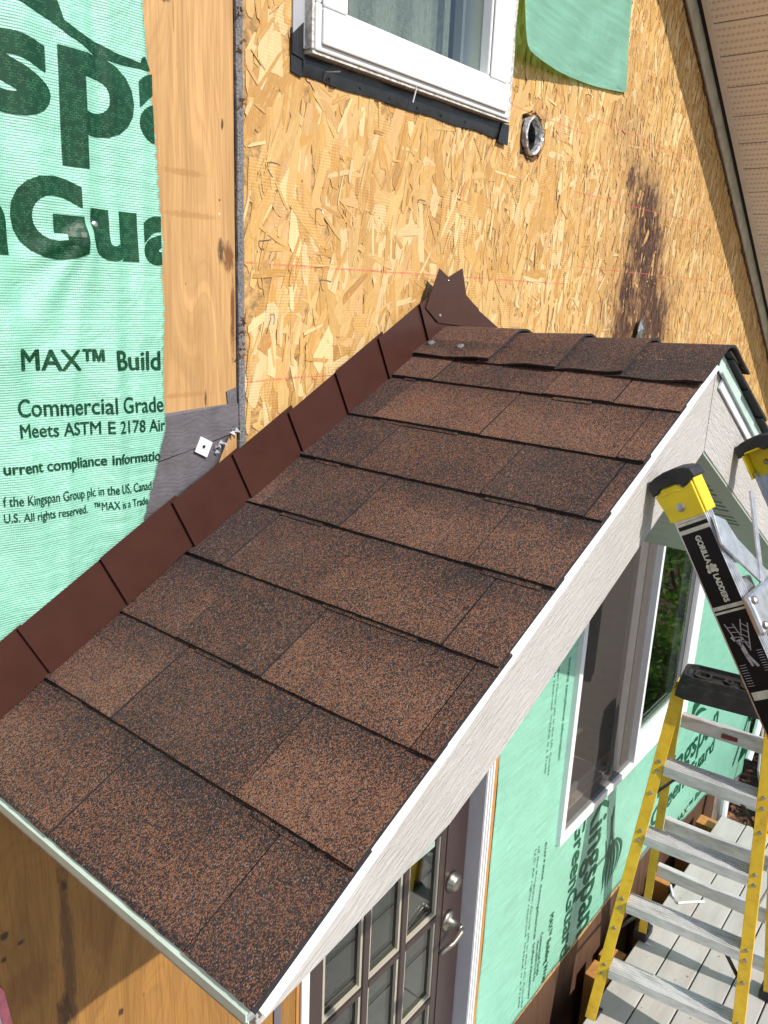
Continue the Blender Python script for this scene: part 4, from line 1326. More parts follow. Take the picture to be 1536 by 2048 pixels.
# ================================================================= LOWER WINDOW
lw_ = thing('window', 'white sliding window in green wrap right of the door, screened half and glass half', 'window', (3.09, 0, 0.84))
X0, X1, Z0, Z1 = 2.41, 3.765, 0.838, 2.00
XM = 3.092
MB().box(X0, X1, -.026, 0.06, Z0, Z0 + .034).build('frame', 'vinyl_white', lw_, bevel=0.002)
MB().box(X0, X1, -.026, 0.06, Z1 - .034, Z1).build('frame', 'vinyl_white', lw_, bevel=0.002)
MB().box(X0, X0 + .030, -.026, 0.06, Z0 + .0345, Z1 - .0345).build('frame', 'vinyl_white', lw_, bevel=0.002)
MB().box(X1 - .11, X1, -.026, 0.06, Z0 + .0345, Z1 - .0345).build('frame', 'vinyl_white', lw_, bevel=0.002)
MB().box(X0 - .018, X0 - .0005, -.005, 0.0, Z0 - .012, Z1).build('nailing_fin', 'vinyl_grey', lw_)
# meeting stile
MB().box(XM - .012, XM + .010, -.030, .02, Z0 + .035, Z1 - .035).build('meeting_stile', 'white_metal', lw_, bevel=0.002)
MB().box(XM - .075, XM - .0125, .006, .022, Z0 + .036, Z1 - .036).build('sliding_stile', 'sash_dark', lw_, bevel=0.002)
MB().box(XM - .155, XM - .0755, .010, .030, Z0 + .036, Z1 - .036).build('sliding_stile', 'sash_grey', lw_, bevel=0.002)
for zz_ in (1.05, 1.25, 1.45, 1.65):
    MB().lathe((XM - .068, .006, zz_), (0, -1, 0), [(0, .005), (.002, .0045), (.003, .001)], 8).build('screw', 'steel', lw_)
# fixed side: raised white sill + pane
MB().box(XM + .012, X1 - .111, -.022, .05, Z0 + .035, Z0 + .125).build('sash_rail', 'vinyl_white', lw_, bevel=0.003)
MB().box(XM + .0105, X1 - .111, -.006, -.001, Z0 + .126, Z1 - .036).build('pane', 'glass', lw_)
MB().box(XM + .016, X1 - .113, .004, .022, Z0 + .126, Z0 + .145).build('glazing_bead', 'sage_vinyl', lw_)
MB().box(X1 - .128, X1 - .1115, -.0085, .022, Z0 + .126, Z1 - .036).build('glazing_bead', 'sash_grey', lw_)
# screened side: deep sill with tracks, dark inside
MB().box(X0 + .031, XM - .013, -.015, .028, Z0 + .0345, Z0 + .040).build('track', 'sash_grey', lw_)
MB().box(X0 + .031, XM - .155, .030, .20, Z0 + .0345, Z0 + .050).build('inner_sill', 'sill_beige', lw_, bevel=0.002)
MB().box(X0 + .031, XM - .155, .060, .075, Z0 + .0505, Z0 + .085).build('track', 'sash_grey', lw_, bevel=0.002)
MB().box(2.2, 3.95, 1.0, 1.02, 0.6, 2.3).build('room_backdrop', 'screen_mesh', lw_)
MB().box(2.2, 3.95, 0.11, 1.0, 2.28, 2.30).build('room_ceiling', 'screen_mesh', lw_)
MB().box(2.2, 2.22, 0.11, 1.0, 0.6, 2.3).build('room_side', 'screen_mesh', lw_)
MB().box(3.93, 3.95, 0.11, 1.0, 0.6, 2.3).build('room_side', 'screen_mesh', lw_)
MB().box(2.2, 3.95, 0.21, 1.0, 0.58, 0.60).build('room_floor', 'screen_mesh', lw_)
# insect screen: a see-through dark sheet
g = NG('insect_screen')
tb = g.n('BsdfTransparent', {'Color': (1, 1, 1, 1)})
db = g.n('BsdfDiffuse', {'Color': (0.12, 0.105, 0.095, 1)})
ms = g.n('MixShader', {0: 0.45, 1: tb.outputs[0], 2: db.outputs[0]})
g.t.links.new(ms.outputs[0], g.out.inputs[0])
MB().add([(X0 + .031, -.002, Z0 + .040), (XM - .0125, -.002, Z0 + .040), (XM - .0125, -.002, Z1 - .036), (X0 + .031, -.002, Z1 - .036)], [(0, 1, 2, 3)]).build('insect_screen', 'insect_screen', lw_)

# ================================================================= LOWER GREEN WRAP
wr = thing('house_wrap', 'green building wrap with printed letters around the lower sliding window', 'building wrap', (3.6, 0, 0.16))


def wavy2(x, z):
    y = -0.0045 - 0.0018 * (0.5 + 0.5 * math.sin(9 * x + 1.5 * math.sin(3 * z))) - 0.0012 * math.sin(17 * x + 6 * z)
    y -= 0.0035 * max(0, math.sin(5.0 * (x - 2.2) + 9 * z)) * math.exp(-((z - 0.7) / 0.5) ** 2)
    y -= 0.003 * math.exp(-((x - 2.05) / .05) ** 2) * (0.5 + 0.5 * math.sin(5 * z))
    return min(y, -0.0026)


wopen = (X0 - .0, X1 + .0, Z0 - .0, Z1)


def botz(x):
    kn = [(1.9, .165), (3.3, .172), (3.9, .10), (4.12, .0), (4.48, -.03), (5.15, -.28), (5.5, -.335)]
    for (xa, za), (xb, zb) in zip(kn, kn[1:]):
        if xa <= x <= xb:
            return za + (zb - za) * (x - xa) / (xb - xa) + 0.004 * math.sin(23 * x)
    return .16


def topz(x):
    return 2.12 if x < 4.2 else 2.12 - (x - 4.2) * 1.35 if x < 4.75 else 1.377


nxx, nzz = 150, 90
vs = []; idx = {}; fs = []
for i in range(nxx + 1):
    x = 1.928 + (5.395 - 1.928) * i / nxx
    for j in range(nzz + 1):
        z0_, z1_ = botz(x), topz(x)
        z = z0_ + (z1_ - z0_) * j / nzz
        idx[(i, j)] = len(vs)
        vs.append((x + (0.004 * math.sin(11 * z) if i == 0 else 0), wavy2(x, z), z))
for i in range(nxx):
    for j in range(nzz):
        q = [idx[(i, j)], idx[(i + 1, j)], idx[(i + 1, j + 1)], idx[(i, j + 1)]]
        c_ = np.mean([vs[k] for k in q], 0)
        if X0 + .02 < c_[0] < X1 - .02 and Z0 + .02 < c_[2] < Z1:
            continue
        fs.append(tuple(q))
o = MB().add(vs, fs).build('sheet', 'wrap_green', wr, smooth=True)
md = o.modifiers.new('thick', 'SOLIDIFY'); md.thickness = 0.0006; md.offset = -1
onw2 = lambda x, z: (x, wavy2(x, z) - 0.0022, z)
# rotated prints: u runs down the wall, v runs to the right
def down(body, ztop, zbot, xb, xt, off=0.02, cap='M', grid=0.03, name='lettering'):
    Lh = ztop - zbot
    return lettering(body, (0, Lh, xb, xt), lambda u, v: onw2(v, ztop - u), 'print_green_far', wr, offset=0.0, bold=off, grid=grid, capref=cap, name=name)
down('Kingspan', 0.835, -0.06 + 0.24, 2.735, 2.905, 0.02, cap='K')
down('GreenGuard', 0.835, 0.175, 2.585, 2.675, 0.025, cap='G')
down('MAX\u2122 Building Wrap', 0.50, 0.175, 2.440, 2.472, 0.015, cap='X')
down('Commercial Grade', 0.46, 0.26, 2.375, 2.395, 0.005)
down('Meets ASTM E 2178 Air', 0.44, 0.25, 2.350, 2.366, 0.005)
down('current compliance information', 0.905, 0.20, 2.315, 2.332, 0.01)
down('of the Kingspan Group plc in the US, Canada', 0.92, 0.20, 2.262, 2.274, 0.0)
down('U.S. All rights reserved. \u2122MAX is a Trade', 0.92, 0.22, 2.236, 2.248, 0.0)
down('current compliance information', 1.62, 1.225, 2.350, 2.367, 0.01)
down('of the Kingspan Group plc in the US, Canada', 1.75, 1.20, 2.275, 2.287, 0.0)
down('U.S. All rights reserved. \u2122MAX is a Trade', 1.75, 1.22, 2.248, 2.260, 0.0)
# swirling leaf-like emblem printed beside the words (seven curved blades from one stem)
def blade(base, tip, bow, wdt, nseg=12):
    base = np.array(base); tip = np.array(tip)
    d = tip - base; nrm_ = np.array([-d[1], d[0]]) / np.linalg.norm(d)
    lft = []; rgt = []
    for k in range(nseg + 1):
        e = k / nseg
        c_ = base + d * e + nrm_ * bow * math.sin(math.pi * e)
        w_ = wdt * math.sin(math.pi * min(1, 0.12 + 0.88 * e)) ** 0.8 * 0.5 + 0.001
        lft.append(tuple(c_ + nrm_ * w_)); rgt.append(tuple(c_ - nrm_ * w_))
    return lft + rgt[::-1]
st_ = (3.02, 0.52)
for k in range(6):
    tp = (2.965 + 0.026 * k, 0.265 + 0.012 * abs(k - 2))
    flatpoly(blade((st_[0] + 0.012 * (k - 2.5), st_[1] - 0.02), tp, 0.018 * (k - 1.5), 0.021), onw2, 'print_green_far', wr, 'emblem_stroke', grid=0.05)
flatpoly(blade((2.985, 0.70), (3.035, 0.47), -0.022, 0.016), onw2, 'print_green_far', wr, 'emblem_stroke', grid=0.05)
flatpoly(blade((2.965, 0.66), (2.945, 0.44), 0.028, 0.012), onw2, 'print_green_far', wr, 'emblem_stroke', grid=0.05)
flatpoly(blade((2.925, 0.56), (2.955, 0.26), 0.020, 0.012), onw2, 'print_green_far', wr, 'emblem_stroke', grid=0.05)
# far level print
lettering('Kingspan', (3.56, 4.49, 0.435, 0.60), onw2, 'print_green_far', wr, offset=0.015, grid=0.05, capref='K')
lettering('GreenGuard', (3.52, 4.49, 0.275, 0.385), onw2, 'print_green_far', wr, offset=0.02, grid=0.05, capref='G')
lettering('MAX\u2122 Build', (3.95, 4.45, 0.045, 0.09), onw2, 'print_green_far', wr, offset=0.01, grid=0.05, capref='X')
for k in range(5):
    flatpoly(blade((3.93 + .012 * k, 0.70 + .01 * k), (3.98 + 0.035 * k, 0.83 - .02 * k), 0.012, 0.018), onw2, 'print_green_far', wr, 'emblem_stroke', grid=0.05)
flatpoly(blade((3.93, 0.69), (4.20, 0.66), 0.03, 0.03), onw2, 'print_green_far', wr, 'emblem_stroke', grid=0.05)
# white sill-tape and offcut on far wall above the wrap edge
MB().wallpoly([(4.30, 1.80), (4.36, 1.83), (4.90, 1.36), (4.84, 1.33)], -0.006, -0.010).build('white_tape', 'tape_white', wr)
# dark green tape tabs at the far corner
MB().wallpoly([(5.30, 0.12), (5.38, 0.10), (5.385, 0.26), (5.31, 0.27)], -0.010, -0.013).build('tape_tab', 'print_green_far', wr)
MB().wallpoly([(5.20, -0.14), (5.38, -0.14), (5.38, -0.02), (5.26, -0.02)], -0.010, -0.013).build('tape_tab', 'print_green_far', wr)

# pink tape strip at the bottom left
o = MB().wallpoly([(0.395, 1.80), (0.4225, 1.735), (0.437, 1.60), (0.36, 1.60), (0.36, 1.80)], -0.004, -0.0055).build('tape_strip', 'tape_pink')
tag(o, 'strip of pink edged white tape stuck to plywood at the bottom left edge', 'tape')
MB().wallpoly([(0.362, 1.79), (0.408, 1.735), (0.420, 1.605), (0.362, 1.605)], -0.0060, -0.0066).build('tape_face', 'tape_white', o)
# black tape + pink paint mark by the eave corner
o = MB().wallpoly([(0.99, 1.10), (1.012, 1.10), (1.012, 1.75), (0.99, 1.75)], -0.0045, -0.006).build('joint_tape', 'membrane_grey')
tag(o, 'narrow dark tape strip on plywood under the lower roof corner', 'tape')
MB().wallpoly([(0.997, 1.44), (1.008, 1.455), (1.006, 1.40), (0.998, 1.385)], -0.0066, -0.0070).build('paint_mark', 'tape_pink', o)

# ================================================================= DECK
deck = thing('deck', 'grey painted plank deck beneath the yellow step ladder', None, (3.0, -1.2, 0.0), kind='structure')
proto = {}
y = -0.152
for i in range(19):
    wd = 0.129
    far = 4.32 if i < 30 else 4.32
    cuts = [-0.6, 2.0 + 0.0 * i, far + rr.uniform(-.008, .008)]
    cuts[1] = [1.2, 2.2, 0.6, 1.7][i % 4]
    for a, b in zip(cuts, cuts[1:]):
        MB().box(a + .0015, b - .0015, y - wd, y, -0.030, rr.uniform(-.0015, .0)).build('plank', 'deck_paint', deck, bevel=0.0035)
    y -= 0.1348
for x in (0.0, 1.2, 2.2, 2.85, 3.45, 4.20):
    MB().box(x - .045, x + .045, -2.7, -0.16, -0.20, -0.0305).build('joist', 'old_wood', deck)
for i, (x, y_, s_) in enumerate([(2.86, -.085, .10), (3.02, -.075, .085), (3.46, -.085, .085), (3.62, -.07, .06), (4.30, -.085, .09), (4.05, -.07, .07)]):
    o = MB().box(x - s_ / 2, x + s_ / 2, y_ - .05, y_ + .05, -0.44, -0.035 - 0.03 * (i % 3)).build('wood_block', 'cedar', bevel=0.004)
    tag(o, ['wood block in the gap beside the deck nearest the ladder foot', 'second wood block from the ladder foot in the deck gap', 'wood block in the deck gap behind the yellow ladder',
            'small wood block right of the ladder against the wall base', 'wood block at the far end of the deck beside the white pipe', 'small wood block before the far end of the deck gap'][i], 'wood block', 'wood blocks between deck and wall')
# pale plastic offcut on the deck
q = []
for pp in [(1341, 1770), (1346, 1792), (1357, 1806), (1380, 1804), (1408, 1803)]:
    r_ = ray(*pp); h_ = CAM + r_ * ((0.006 - CAM[2]) / r_[2]); q.append((h_[0], h_[1]))
o = MB().tube([(a, b, .006) for a, b in q], .006, 6).build('trim_offcut', 'pvc_white')
tag(o, 'bent white trim offcut lying on the grey deck', 'offcut')
mb = MB()
for i in range(70):
    x = rr.uniform(2.2, 4.3); y_ = rr.uniform(-1.2, -.16); s_ = rr.uniform(.004, .012); a = rr.uniform(0, 6.28)
    mb.add([(x, y_, .002), (x + s_ * math.cos(a), y_ + s_ * math.sin(a), .004), (x + s_ * math.cos(a + 1), y_ + s_ * math.sin(a + 1), .0025)], [(0, 1, 2)])
tag(mb.build('wood_chips', 'cedar'), 'small wood chips scattered on the deck', None, kind='stuff')

# white pipe and cable at the far wall end
o = MB().tube([(5.44, -.06, .50), (5.30, -.08, .25), (5.12, -.09, .02), (5.08, -.09, -.03)], .022, 12).build('pipe_arm', 'pvc_white')
pipe = o
tag(o, 'slanting white plastic pipe at the far end of the green wall', 'pipe')
o.name = 'white_pipe'
o = MB().tube([(5.40, -.07, .40), (5.30, -.10, .10), (5.20, -.14, -.15), (5.22, -.18, -.32), (5.35, -.22, -.44)], .009, 8).build('cable', 'cable_grey')
tag(o, 'thin pale cable hanging beside the white pipe to the earth', 'cable')
o = MB().tube([(4.55, -.10, .02), (4.52, -.11, -.12), (4.50, -.12, -.44)], .028, 12).build('drain_stub', 'pvc_white')
tag(o, 'short white drain stub standing at the far corner of the deck', 'pipe')

# ================================================================= YELLOW STEP LADDER
sl_ = thing('step_ladder', 'yellow fibreglass step ladder with metal steps standing on the grey deck', 'ladder', (2.87, -.42, 0))
FLb, FLt = np.array([2.578, -.165, .0]), np.array([2.752, -.262, 1.44])
FRb, FRt = np.array([2.665, -.690, .0]), np.array([2.765, -.580, 1.44])
RLb, RLt = np.array([3.120, -.160, .012]), np.array([2.850, -.240, 1.42])
RRb, RRt = np.array([3.157, -.690, .012]), np.array([2.872, -.575, 1.42])
wdir = (FRb - FLb) / np.linalg.norm(FRb - FLb)
fdir = np.array([-wdir[1] * -1, wdir[0] * -1, 0]); fdir = np.array([wdir[1], -wdir[0], 0])   # horizontal, across the steps
if fdir[0] > 0: fdir = -fdir                                       # points to the climbing side (-X)


def channel(a, b, inward, out, wf, wweb, nm, mat='fibreglass_yellow'):
    """C channel: front flange (faces `out`), web on the outer side"""
    a = np.array(a); b = np.array(b)
    mb = MB()
    i_ = np.array(inward); o_ = np.array(out)
    mb.beam(a, b, i_, wf, .005)                               # front flange
    mb2 = MB()
    c = a - o_ * (wweb / 2 + .0026) - i_ * (wf / 2 - .0025); d = b - o_ * (wweb / 2 + .0026) - i_ * (wf / 2 - .0025)
    mb.beam(c, d, i_, .005, wweb)
    c = a - o_ * (wweb + .0052); d = b - o_ * (wweb + .0052)
    mb.beam(c - i_ * wf * .15, d - i_ * wf * .15, i_, wf * .7, .005)
    return mb.build(nm, mat, sl_, bevel=0.0012)


rails = [channel(FLb, FLt, wdir, fdir, .042, .052, 'front_rail'), channel(FRb, FRt, -wdir, fdir, .042, .052, 'front_rail'),
         channel(RLb, RLt, wdir, fdir, .034, .036, 'rear_rail'), channel(RRb, RRt, -wdir, fdir, .034, .036, 'rear_rail')]
lerp = lambda a, b, z: a + (b - a) * ((z - a[2]) / (b[2] - a[2]))
for z in (0.235, 0.535, 0.832, 1.125):
    A = lerp(FLb, FLt, z) + wdir * .022 - fdir * .03; B = lerp(FRb, FRt, z) - wdir * .022 - fdir * .03
    up = np.array([0, 0, 1.])
    st = MB().beam(A + up * .016, B + up * .016, fdir, .074, .0035)
    for k in range(6):
        st.beam(A + up * .0190 + fdir * (-.030 + .012 * k), B + up * .0190 + fdir * (-.030 + .012 * k), fdir, .005, .0028)
    st.beam(A - up * .002 + fdir * .0375, B - up * .002 + fdir * .0375, fdir, .0035, .040)
    st.beam(A - up * .020 + fdir * .031, B - up * .020 + fdir * .031, fdir, .012, .0035)
    st.beam(A - up * .002 - fdir * .0375, B - up * .002 - fdir * .0375, fdir, .0035, .034)
    so_ = st.build('step', 'aluminium_worn', sl_, bevel=0.0008)
    for P_, rb, rt, sg in ((A, FLb, FLt, 1), (B, FRb, FRt, -1)):
        for dz in (-.014, .026):
            c_ = lerp(rb, rt, z + dz) + fdir * .0022
            MB().lathe(c_, fdir, [(0, .0075), (.003, .007), (.0045, .003)], 10).build('rivet', 'steel', so_)
    if z in (0.535, 1.125, .235, .832):
        for rb, rt, sg in ((FLb, FLt, 1), (FRb, FRt, -1)):
            r0 = lerp(rb, rt, z - .105) + wdir * sg * .016 - fdir * .010
            r1 = lerp(rb, rt, z - .012) + wdir * sg * .085 - fdir * .028
            if z in (0.535, 1.125):
                MB().beam(r0, r1, fdir, .020, .006).build('step_brace', 'plastic_black', so_)
            c_ = lerp(rb, rt, z - .105) + fdir * .0022
            if z in (0.535, 1.125):
                MB().lathe(c_, fdir, [(0, .0075), (.003, .007), (.0045, .003)], 10).build('rivet', 'steel', so_)
for z in (0.16, 0.43, 0.70, 0.97, 1.24):
    A = lerp(RLb, RLt, z) + wdir * .018 - fdir * .018; B = lerp(RRb, RRt, z) - wdir * .018 - fdir * .018
    up = np.array([0, 0, 1.])
    bo = MB().beam(A, B, fdir, .004, .052)
    bo.beam(A + up * .026 - fdir * .012, B + up * .026 - fdir * .012, fdir, .026, .0035)
    bo.beam(A - up * .026 - fdir * .010, B - up * .026 - fdir * .010, fdir, .022, .0035)
    br_ = bo.build('rear_brace', 'aluminium_worn', sl_, bevel=0.0008)
    if z == 1.24:
        c_ = A * .42 + B * .58 + fdir * .0035
        MB().beam(c_ - wdir * .038 - up * .004, c_ + wdir * .038 - up * .004, fdir, .0012, .018).build('sticker', 'label_red', br_)
# spreaders
for F1, F2, R1, R2, sg in ((FLb, FLt, RLb, RLt, 1), (FRb, FRt, RRb, RRt, -1)):
    a = lerp(F1, F2, .66) - fdir * .045; b = lerp(R1, R2, .64) + fdir * .002
    MB().beam(a, b, (0, 0, 1), .018, .004).build('spreader', 'steel', sl_)
# feet
for P_, T_ in ((FLb, FLt), (FRb, FRt), (RLb, RLt), (RRb, RRt)):
    c_ = P_ - fdir * .03
    fh = .045 if P_[0] > 2.9 else .012
    MB().box(c_[0] - (.045 if fh > .02 else .028), c_[0] + .042, c_[1] - .030, c_[1] + .030, 0.0015, fh).build('foot', 'rubber_black', sl_, bevel=0.006)
# moulded top cap
cc_ = (FLt + FRt) / 2 - fdir * .050
hw_, hd_ = .158, .066
def capring(z, g_, ins=0):
    pts = []
    for k in range(28):
        a = 2 * math.pi * k / 28
        ca, sa = math.cos(a), math.sin(a)
        n_ = 9.0
        r_ = (abs(ca) ** n_ + abs(sa) ** n_) ** (-1 / n_)
        pts.append(cc_ + wdir * (hw_ * g_ - ins) * ca * r_ + fdir * (hd_ * g_ - ins) * sa * r_ + np.array([0, 0, z - cc_[2]]))
    return pts
vs = []
rings = [capring(1.424, 1.06), capring(1.427, 1.07), capring(1.482, 1.02), capring(1.487, 1.0), capring(1.508, .975), capring(1.513, .95), capring(1.513, .89), capring(1.500, .865), capring(1.496, .80)]
for r_ in rings: vs += [tuple(q) for q in r_]
fs = []
for j in range(len(rings) - 1):
    for k in range(28):
        fs.append((j * 28 + k, j * 28 + (k + 1) % 28, (j + 1) * 28 + (k + 1) % 28, (j + 1) * 28 + k))
fs += [tuple(range(28))[::-1], tuple((len(rings) - 1) * 28 + k for k in range(28))]
tp_ = MB().add(vs, fs).build('top_cap', 'plastic_black', sl_)
for sgn, r1 in ((-.55, .032), (.45, .036), (0.0, .018)):
    c_ = cc_ + wdir * hw_ * sgn; c_[2] = 1.4955
    mb = MB()
    n_ = 20
    ro, ri = r1, r1 - .010
    vs = []
    for h, r_ in ((0, ro), (.010, ro - .002), (.010, ri + .002), (0, ri)):
        for k in range(n_):
            a = 2 * math.pi * k / n_
            vs.append((c_[0] + r_ * math.cos(a), c_[1] + r_ * math.sin(a), c_[2] + h))
    fs = [(j * n_ + k, j * n_ + (k + 1) % n_, (j + 1) * n_ + (k + 1) % n_, (j + 1) * n_ + k) for j in range(3) for k in range(n_)]
    mb.add(vs, fs).build('tool_ring', 'plastic_black', tp_)
a = cc_ - wdir * .12 + fdir * -.03; b = cc_ + wdir * .12 + fdir * -.03
a[2] = b[2] = 1.4985
MB().beam(a, b, fdir, .022, .010).build('tool_groove', 'plastic_black', tp_, bevel=.003)

# ================================================================= LEANING LADDER
gl = thing('leaning_ladder', 'aluminium ladder with black and yellow end caps leaning on the pale gable board', 'ladder', (1.42, -2.35, 0))
TOPL = np.array([0, -.6045, 2.519])      # wall-side top corner of the rubber pad
u = np.array([0, -.522, -.853]); u /= np.linalg.norm(u)
wv = np.array([0, u[2], -u[1]])          # perpendicular in the YZ plane, away from the wall
B0, WEB = .010, .061


def gpt(x, a, b):                        # a along the stile from the top, b across the web from the wall side
    q = TOPL + u * a + wv * b
    return np.array([x, q[1], q[2]])


LEN = 2.519 / -u[2] - .05


def gbox(x0, x1, a0, a1, b0, b1):
    return [tuple(gpt(x, a, b)) for x in (x0, x1) for a in (a0, a1) for b in (b0, b1)]


def onweb(px, py, b):                    # pixel -> the plane of the ladder front at offset b
    r = ray(px, py)
    o_ = gpt(0, 0, b)
    return CAM + r * (((o_ - CAM) @ wv) / (r @ wv))


XL, XRr = 1.235, 1.721
for side, xw in ((1, XL), (-1, XRr)):
    mb = MB().add(gbox(xw, xw + side * .003, .06, LEN, B0, WEB), BF)
    mb.add(gbox(xw + side * .0032, xw + side * .032, .06, LEN, B0, B0 + .003), BF)
    mb.add(gbox(xw + side * .0032, xw + side * .032, .06, LEN, WEB - .003, WEB), BF)
    for k in range(4):
        mb.add(gbox(xw + side * (.004 + .0075 * k), xw + side * (.0075 + .0075 * k), .06, LEN, WEB + .0002, WEB + .0018), BF)
    mb.build('stile', 'aluminium', gl, bevel=0.0006)
    oX0, oX1 = xw - side * .006, xw + side * .038
    cheek = [(.0245, .000), (.0205, .010), (.0165, .014), (.0165, .040), (.0260, .048), (.0185, .0635), (.0720, .0635), (.0730, .046), (.0715, .009)]
    boot = MB().prism([gpt(oX0, a_, b_) for a_, b_ in cheek], (side * .0048, 0, 0))
    boot.add(gbox(oX0 + side * .0050, oX1, .018, .071, .0045, .0085), BF)
    boot.add(gbox(oX0 + side * .0050, oX1, .015, .0715, WEB + .0022, WEB + .0060), BF)
    boot.add(gbox(oX0 + side * .0050, oX1, .0135, .0185, .009, WEB + .002), BF)
    bt = boot.build('yellow_boot', 'plastic_yellow', gl, bevel=0.0016)
    # raised rib on the cheek
    MB().prism([gpt(oX0 - side * .0002, a_, b_) for a_, b_ in [(.0255, .006), (.0220, .016), (.0220, .036), (.0255, .041), (.0265, .041), (.0265, .006)]], (-side * .0022, 0, 0)).build('boot_rib', 'plastic_yellow', bt, bevel=.0008)
    MB().lathe(gpt(oX0 - side * .0002, .052, .032), (-side, 0, 0), [(0, .0072), (.0022, .0068), (.0036, .0035)], 16).build('rivet', 'steel', bt)
    if side < 0:
        MB().add(gbox(xw - .0065, xw - .0035, .019, .071, .0095, WEB - .001), BF).build('boot_liner', 'plastic_yellow', bt)
        MB().lathe(gpt(xw - .0066, .048, .036), (-1, 0, 0), [(0, .006), (.003, .0055), (.006, .003)], 12).build('rivet', 'steel', bt)
    prof_ = [(.0235, -.0025), (.008, -.0030), (.000, .000), (-.005, .012), (-.008, .028), (-.0085, .046), (-.005, .060), (.0005, .0705), (.0140, .0725), (.0175, .0640), (.0245, .0485), (.0150, .0405), (.0150, .0135), (.0195, .0095)]
    MB().prism([gpt(oX0 - side * .0018, a_, b_) for a_, b_ in prof_], (side * (abs(oX1 - oX0) + .0036), 0, 0)).build('rubber_pad', 'rubber_black', gl, bevel=0.0022)
# black label on the outer web of the near stile
xf = XL - .0006
lab = MB().add(gbox(xf, xf - .0006, .0955, .58, B0 + .0030, WEB - .0006), BF).build('label', 'label_black', gl)
def lstripe(a0, a1, nm='label_stripe', mat='label_cream', b0=B0 + .0032, b1=WEB - .0008):
    return MB().add(gbox(xf - .0008, xf - .0012, a0, a1, b0, b1), BF).build(nm, mat, lab)
MB().add(gbox(xf, xf - .0006, .0765, .0953, B0 + .0030, WEB - .0006), BF).build('label_band', 'label_black', lab)
lstripe(.0770, .0815); lstripe(.0880, .0945); lstripe(.2160, .2220); lstripe(.2250, .2285)
lp = lambda ua, vb: tuple(gpt(xf - .0014, ua, vb))
# text reads down the stile, letter tops towards the outer flange
def ltext(body, a0, a1, b0, b1, off=0.03, mat='label_cream'):
    return lettering(body, (a0, a1, b0, b1), lp, mat, lab, offset=0.02, bold=0.035, nrm=(1, 0, 0), capref='A')
ltext('GORILLA', .102, .148, .0325, .0410, .045)
ltext('LADDERS', .1665, .2115, .0350, .0435, .045)
# knuckle-like mark between the words
for k, (a_, b_, r_) in enumerate([(.1530, .0330, .0036), (.1575, .0375, .0046), (.1600, .0320, .0032), (.1540, .0430, .0030), (.1605, .0435, .0030), (.1510, .0390, .0024)]):
    flatpoly([(a_ + r_ * math.cos(t_) * 1.1, b_ + r_ * math.sin(t_)) for t_ in np.linspace(0, 6.283, 11)[:-1]], lp, 'label_cream', lab, 'label_emblem')
# pictogram of a falling figure on crossed ladders
def lline(p_, q_, wd, mat='label_grey', nm='label_pictogram'):
    p_ = np.array(p_); q_ = np.array(q_); d = (q_ - p_) / np.linalg.norm(q_ - p_); n_ = np.array([-d[1], d[0]]) * wd / 2
    flatpoly([tuple(p_ + n_), tuple(q_ + n_), tuple(q_ - n_), tuple(p_ - n_)], lp, mat, lab, nm)
for p_, q_ in [((.244, .020), (.286, .030)), ((.246, .032), (.288, .042)), ((.250, .054), (.292, .042)), ((.242, .046), (.282, .032))]:
    lline(p_, q_, .0016)
for k in range(4):
    e = .15 + .2 * k
    lline((.244 + .042 * e, .020 + .010 * e), (.246 + .042 * e, .032 + .010 * e), .0011)
    lline((.250 + .042 * e, .054 - .012 * e), (.242 + .040 * e, .046 - .014 * e), .0011)
lline((.272, .030), (.296, .034), .0065); lline((.296, .034), (.318, .044), .0042); lline((.296, .032), (.316, .036), .0035); lline((.273, .026), (.266, .022), .004)
for k in range(9):
    lline((.294 + .004 * k, .050), (.294 + .004 * k, .0585), .0008, 'label_grey', 'label_text_line')
    lline((.312 + .0042 * k, .016), (.312 + .0042 * k, .026), .0008, 'label_grey', 'label_text_line')
lstripe(.356, .369, mat='label_cream', b0=B0 + .006)
# rungs, wide tread and gusset straps between the stiles
for k in range(8):
    a_ = .255 + .305 * k
    if a_ > LEN - .1: break
    MB().add(gbox(XL + .0035, XRr - .0035, a_ - .016, a_ + .016, B0 + .006, WEB - .006), BF).build('rung', 'aluminium', gl, bevel=0.006)
def gstrap(p_, q_, wd, nm='gusset'):
    MB().beam(p_, q_, wv, .004, wd).build(nm, 'aluminium', gl, bevel=0.001)
pA = [onweb(*q, WEB + .005) for q in [(1422, 1030), (1446, 1040), (1470, 1078), (1545, 1158), (1545, 1190), (1500, 1148), (1462, 1112), (1440, 1090)]]
MB().prism(pA, wv * .004).build('gusset', 'aluminium', gl, bevel=0.001)
gstrap(onweb(1503, 985, WEB + .009), onweb(1523, 1160, WEB + .009), .013)
tl = onweb(1488, 1215, WEB + .004)
a_t = (tl - TOPL) @ u
MB().add(gbox(tl[0] + .004, XRr - .034, a_t - .014, a_t + .050, WEB + .002, WEB + .016), BF).build('tread', 'aluminium', gl, bevel=0.006)
for da in (-.004, .036):
    MB().lathe(gpt(tl[0] + .014, a_t + da, WEB + .016), wv, [(0, .0065), (.004, .0065), (.0065, .003)], 12).build('bolt', 'steel', gl)
hp = onweb(1510, 1165, WEB)
a_h = (hp - TOPL) @ u
MB().add(gbox(XL + .030, XL + .085, a_h - .014, a_h + .012, .030, WEB - .004), BF).build('hinge_plate', 'aluminium', gl, bevel=0.003)

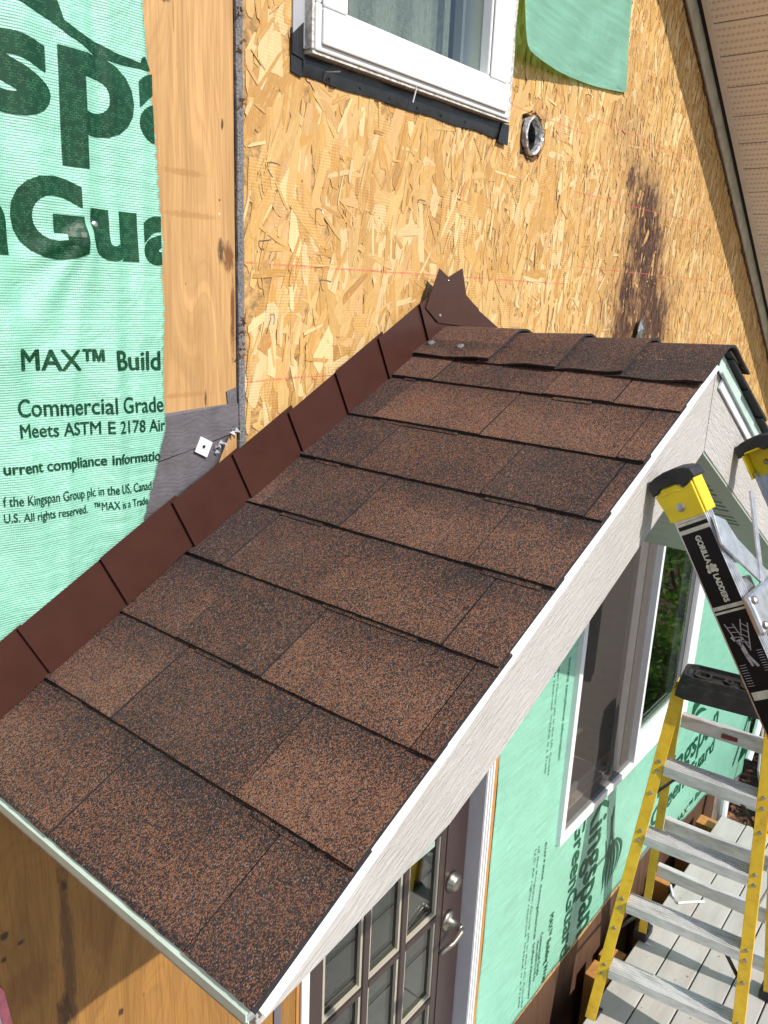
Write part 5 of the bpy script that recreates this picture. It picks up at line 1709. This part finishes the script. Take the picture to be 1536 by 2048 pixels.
# ================================================================= SHRUBS behind the wall end (also mirrored in the glass)
def shrub(cx_, cy_, cz_, rx, ry, rz, nleaf, label, seed, lsz=.05):
    r2 = np.random.default_rng(seed)
    sh = thing('shrub', label, 'shrub', (cx_, cy_, -.45), 'shrubs past the end of the wall')
    mb = MB()
    for i in range(nleaf):
        d = r2.normal(size=3); d /= np.linalg.norm(d)
        rad = r2.uniform(.35, 1) ** .5 * (1 + .25 * math.sin(5 * d[0] + seed) * math.cos(4 * d[2]))
        c = np.array([cx_, cy_, cz_]) + d * rad * np.array([rx, ry, rz])
        if c[2] < -.43: continue
        a = r2.normal(size=3); a /= np.linalg.norm(a)
        b = np.cross(a, r2.normal(size=3)); b /= np.linalg.norm(b)
        s_ = lsz * r2.uniform(.6, 1.4)
        mb.add([c - a * s_, c + b * s_ * .45 - a * s_ * .1, c + a * s_, c - b * s_ * .45 - a * s_ * .1], [(0, 1, 2, 3)])
    mb.build('foliage', 'leaf', sh)
    mb = MB()
    for k in range(5):
        a = 2 * math.pi * k / 5
        mb.tube([(cx_ + .04 * math.cos(a), cy_ + .04 * math.sin(a), -.46), (cx_ + rx * .3 * math.cos(a), cy_ + ry * .3 * math.sin(a), cz_ - rz * .2), (cx_ + rx * .6 * math.cos(a), cy_ + ry * .6 * math.sin(a), cz_ + rz * .5)], [.018, .012, .005], 6)
    mb.build('stems', 'bark', sh)
shrub(6.35, .05, .15, .75, .55, .62, 1500, 'dark green shrub just past the far corner of the house wall', 3)
shrub(7.3, -1.0, .35, .9, .7, .9, 1500, 'leafy shrub further right, mirrored in the window glass', 5)
shrub(6.4, -2.2, .25, .8, .7, .8, 1300, 'leafy shrub in front of the wall end, mirrored in the window glass', 8)
shrub(9.2, -1.8, .8, 1.3, 1.2, 1.4, 1600, 'tall leafy shrub at the back of the yard', 11, .08)
shrub(8.6, 1.2, .8, 1.3, 1.2, 1.4, 1500, 'tall leafy shrub behind the house corner', 13, .08)
shrub(5.55, -1.35, .25, .55, .45, .75, 1300, 'bright leafy shrub beside the far end of the deck, mirrored in the window glass', 17)
shrub(4.95, -1.05, -.15, .45, .45, .35, 900, 'low bright leafy shrub at the far deck corner, mirrored in the window glass', 21)
shrub(5.9, -.75, -.05, .5, .4, .45, 900, 'low leafy shrub between the pipe and the yard, mirrored in the window glass', 23)
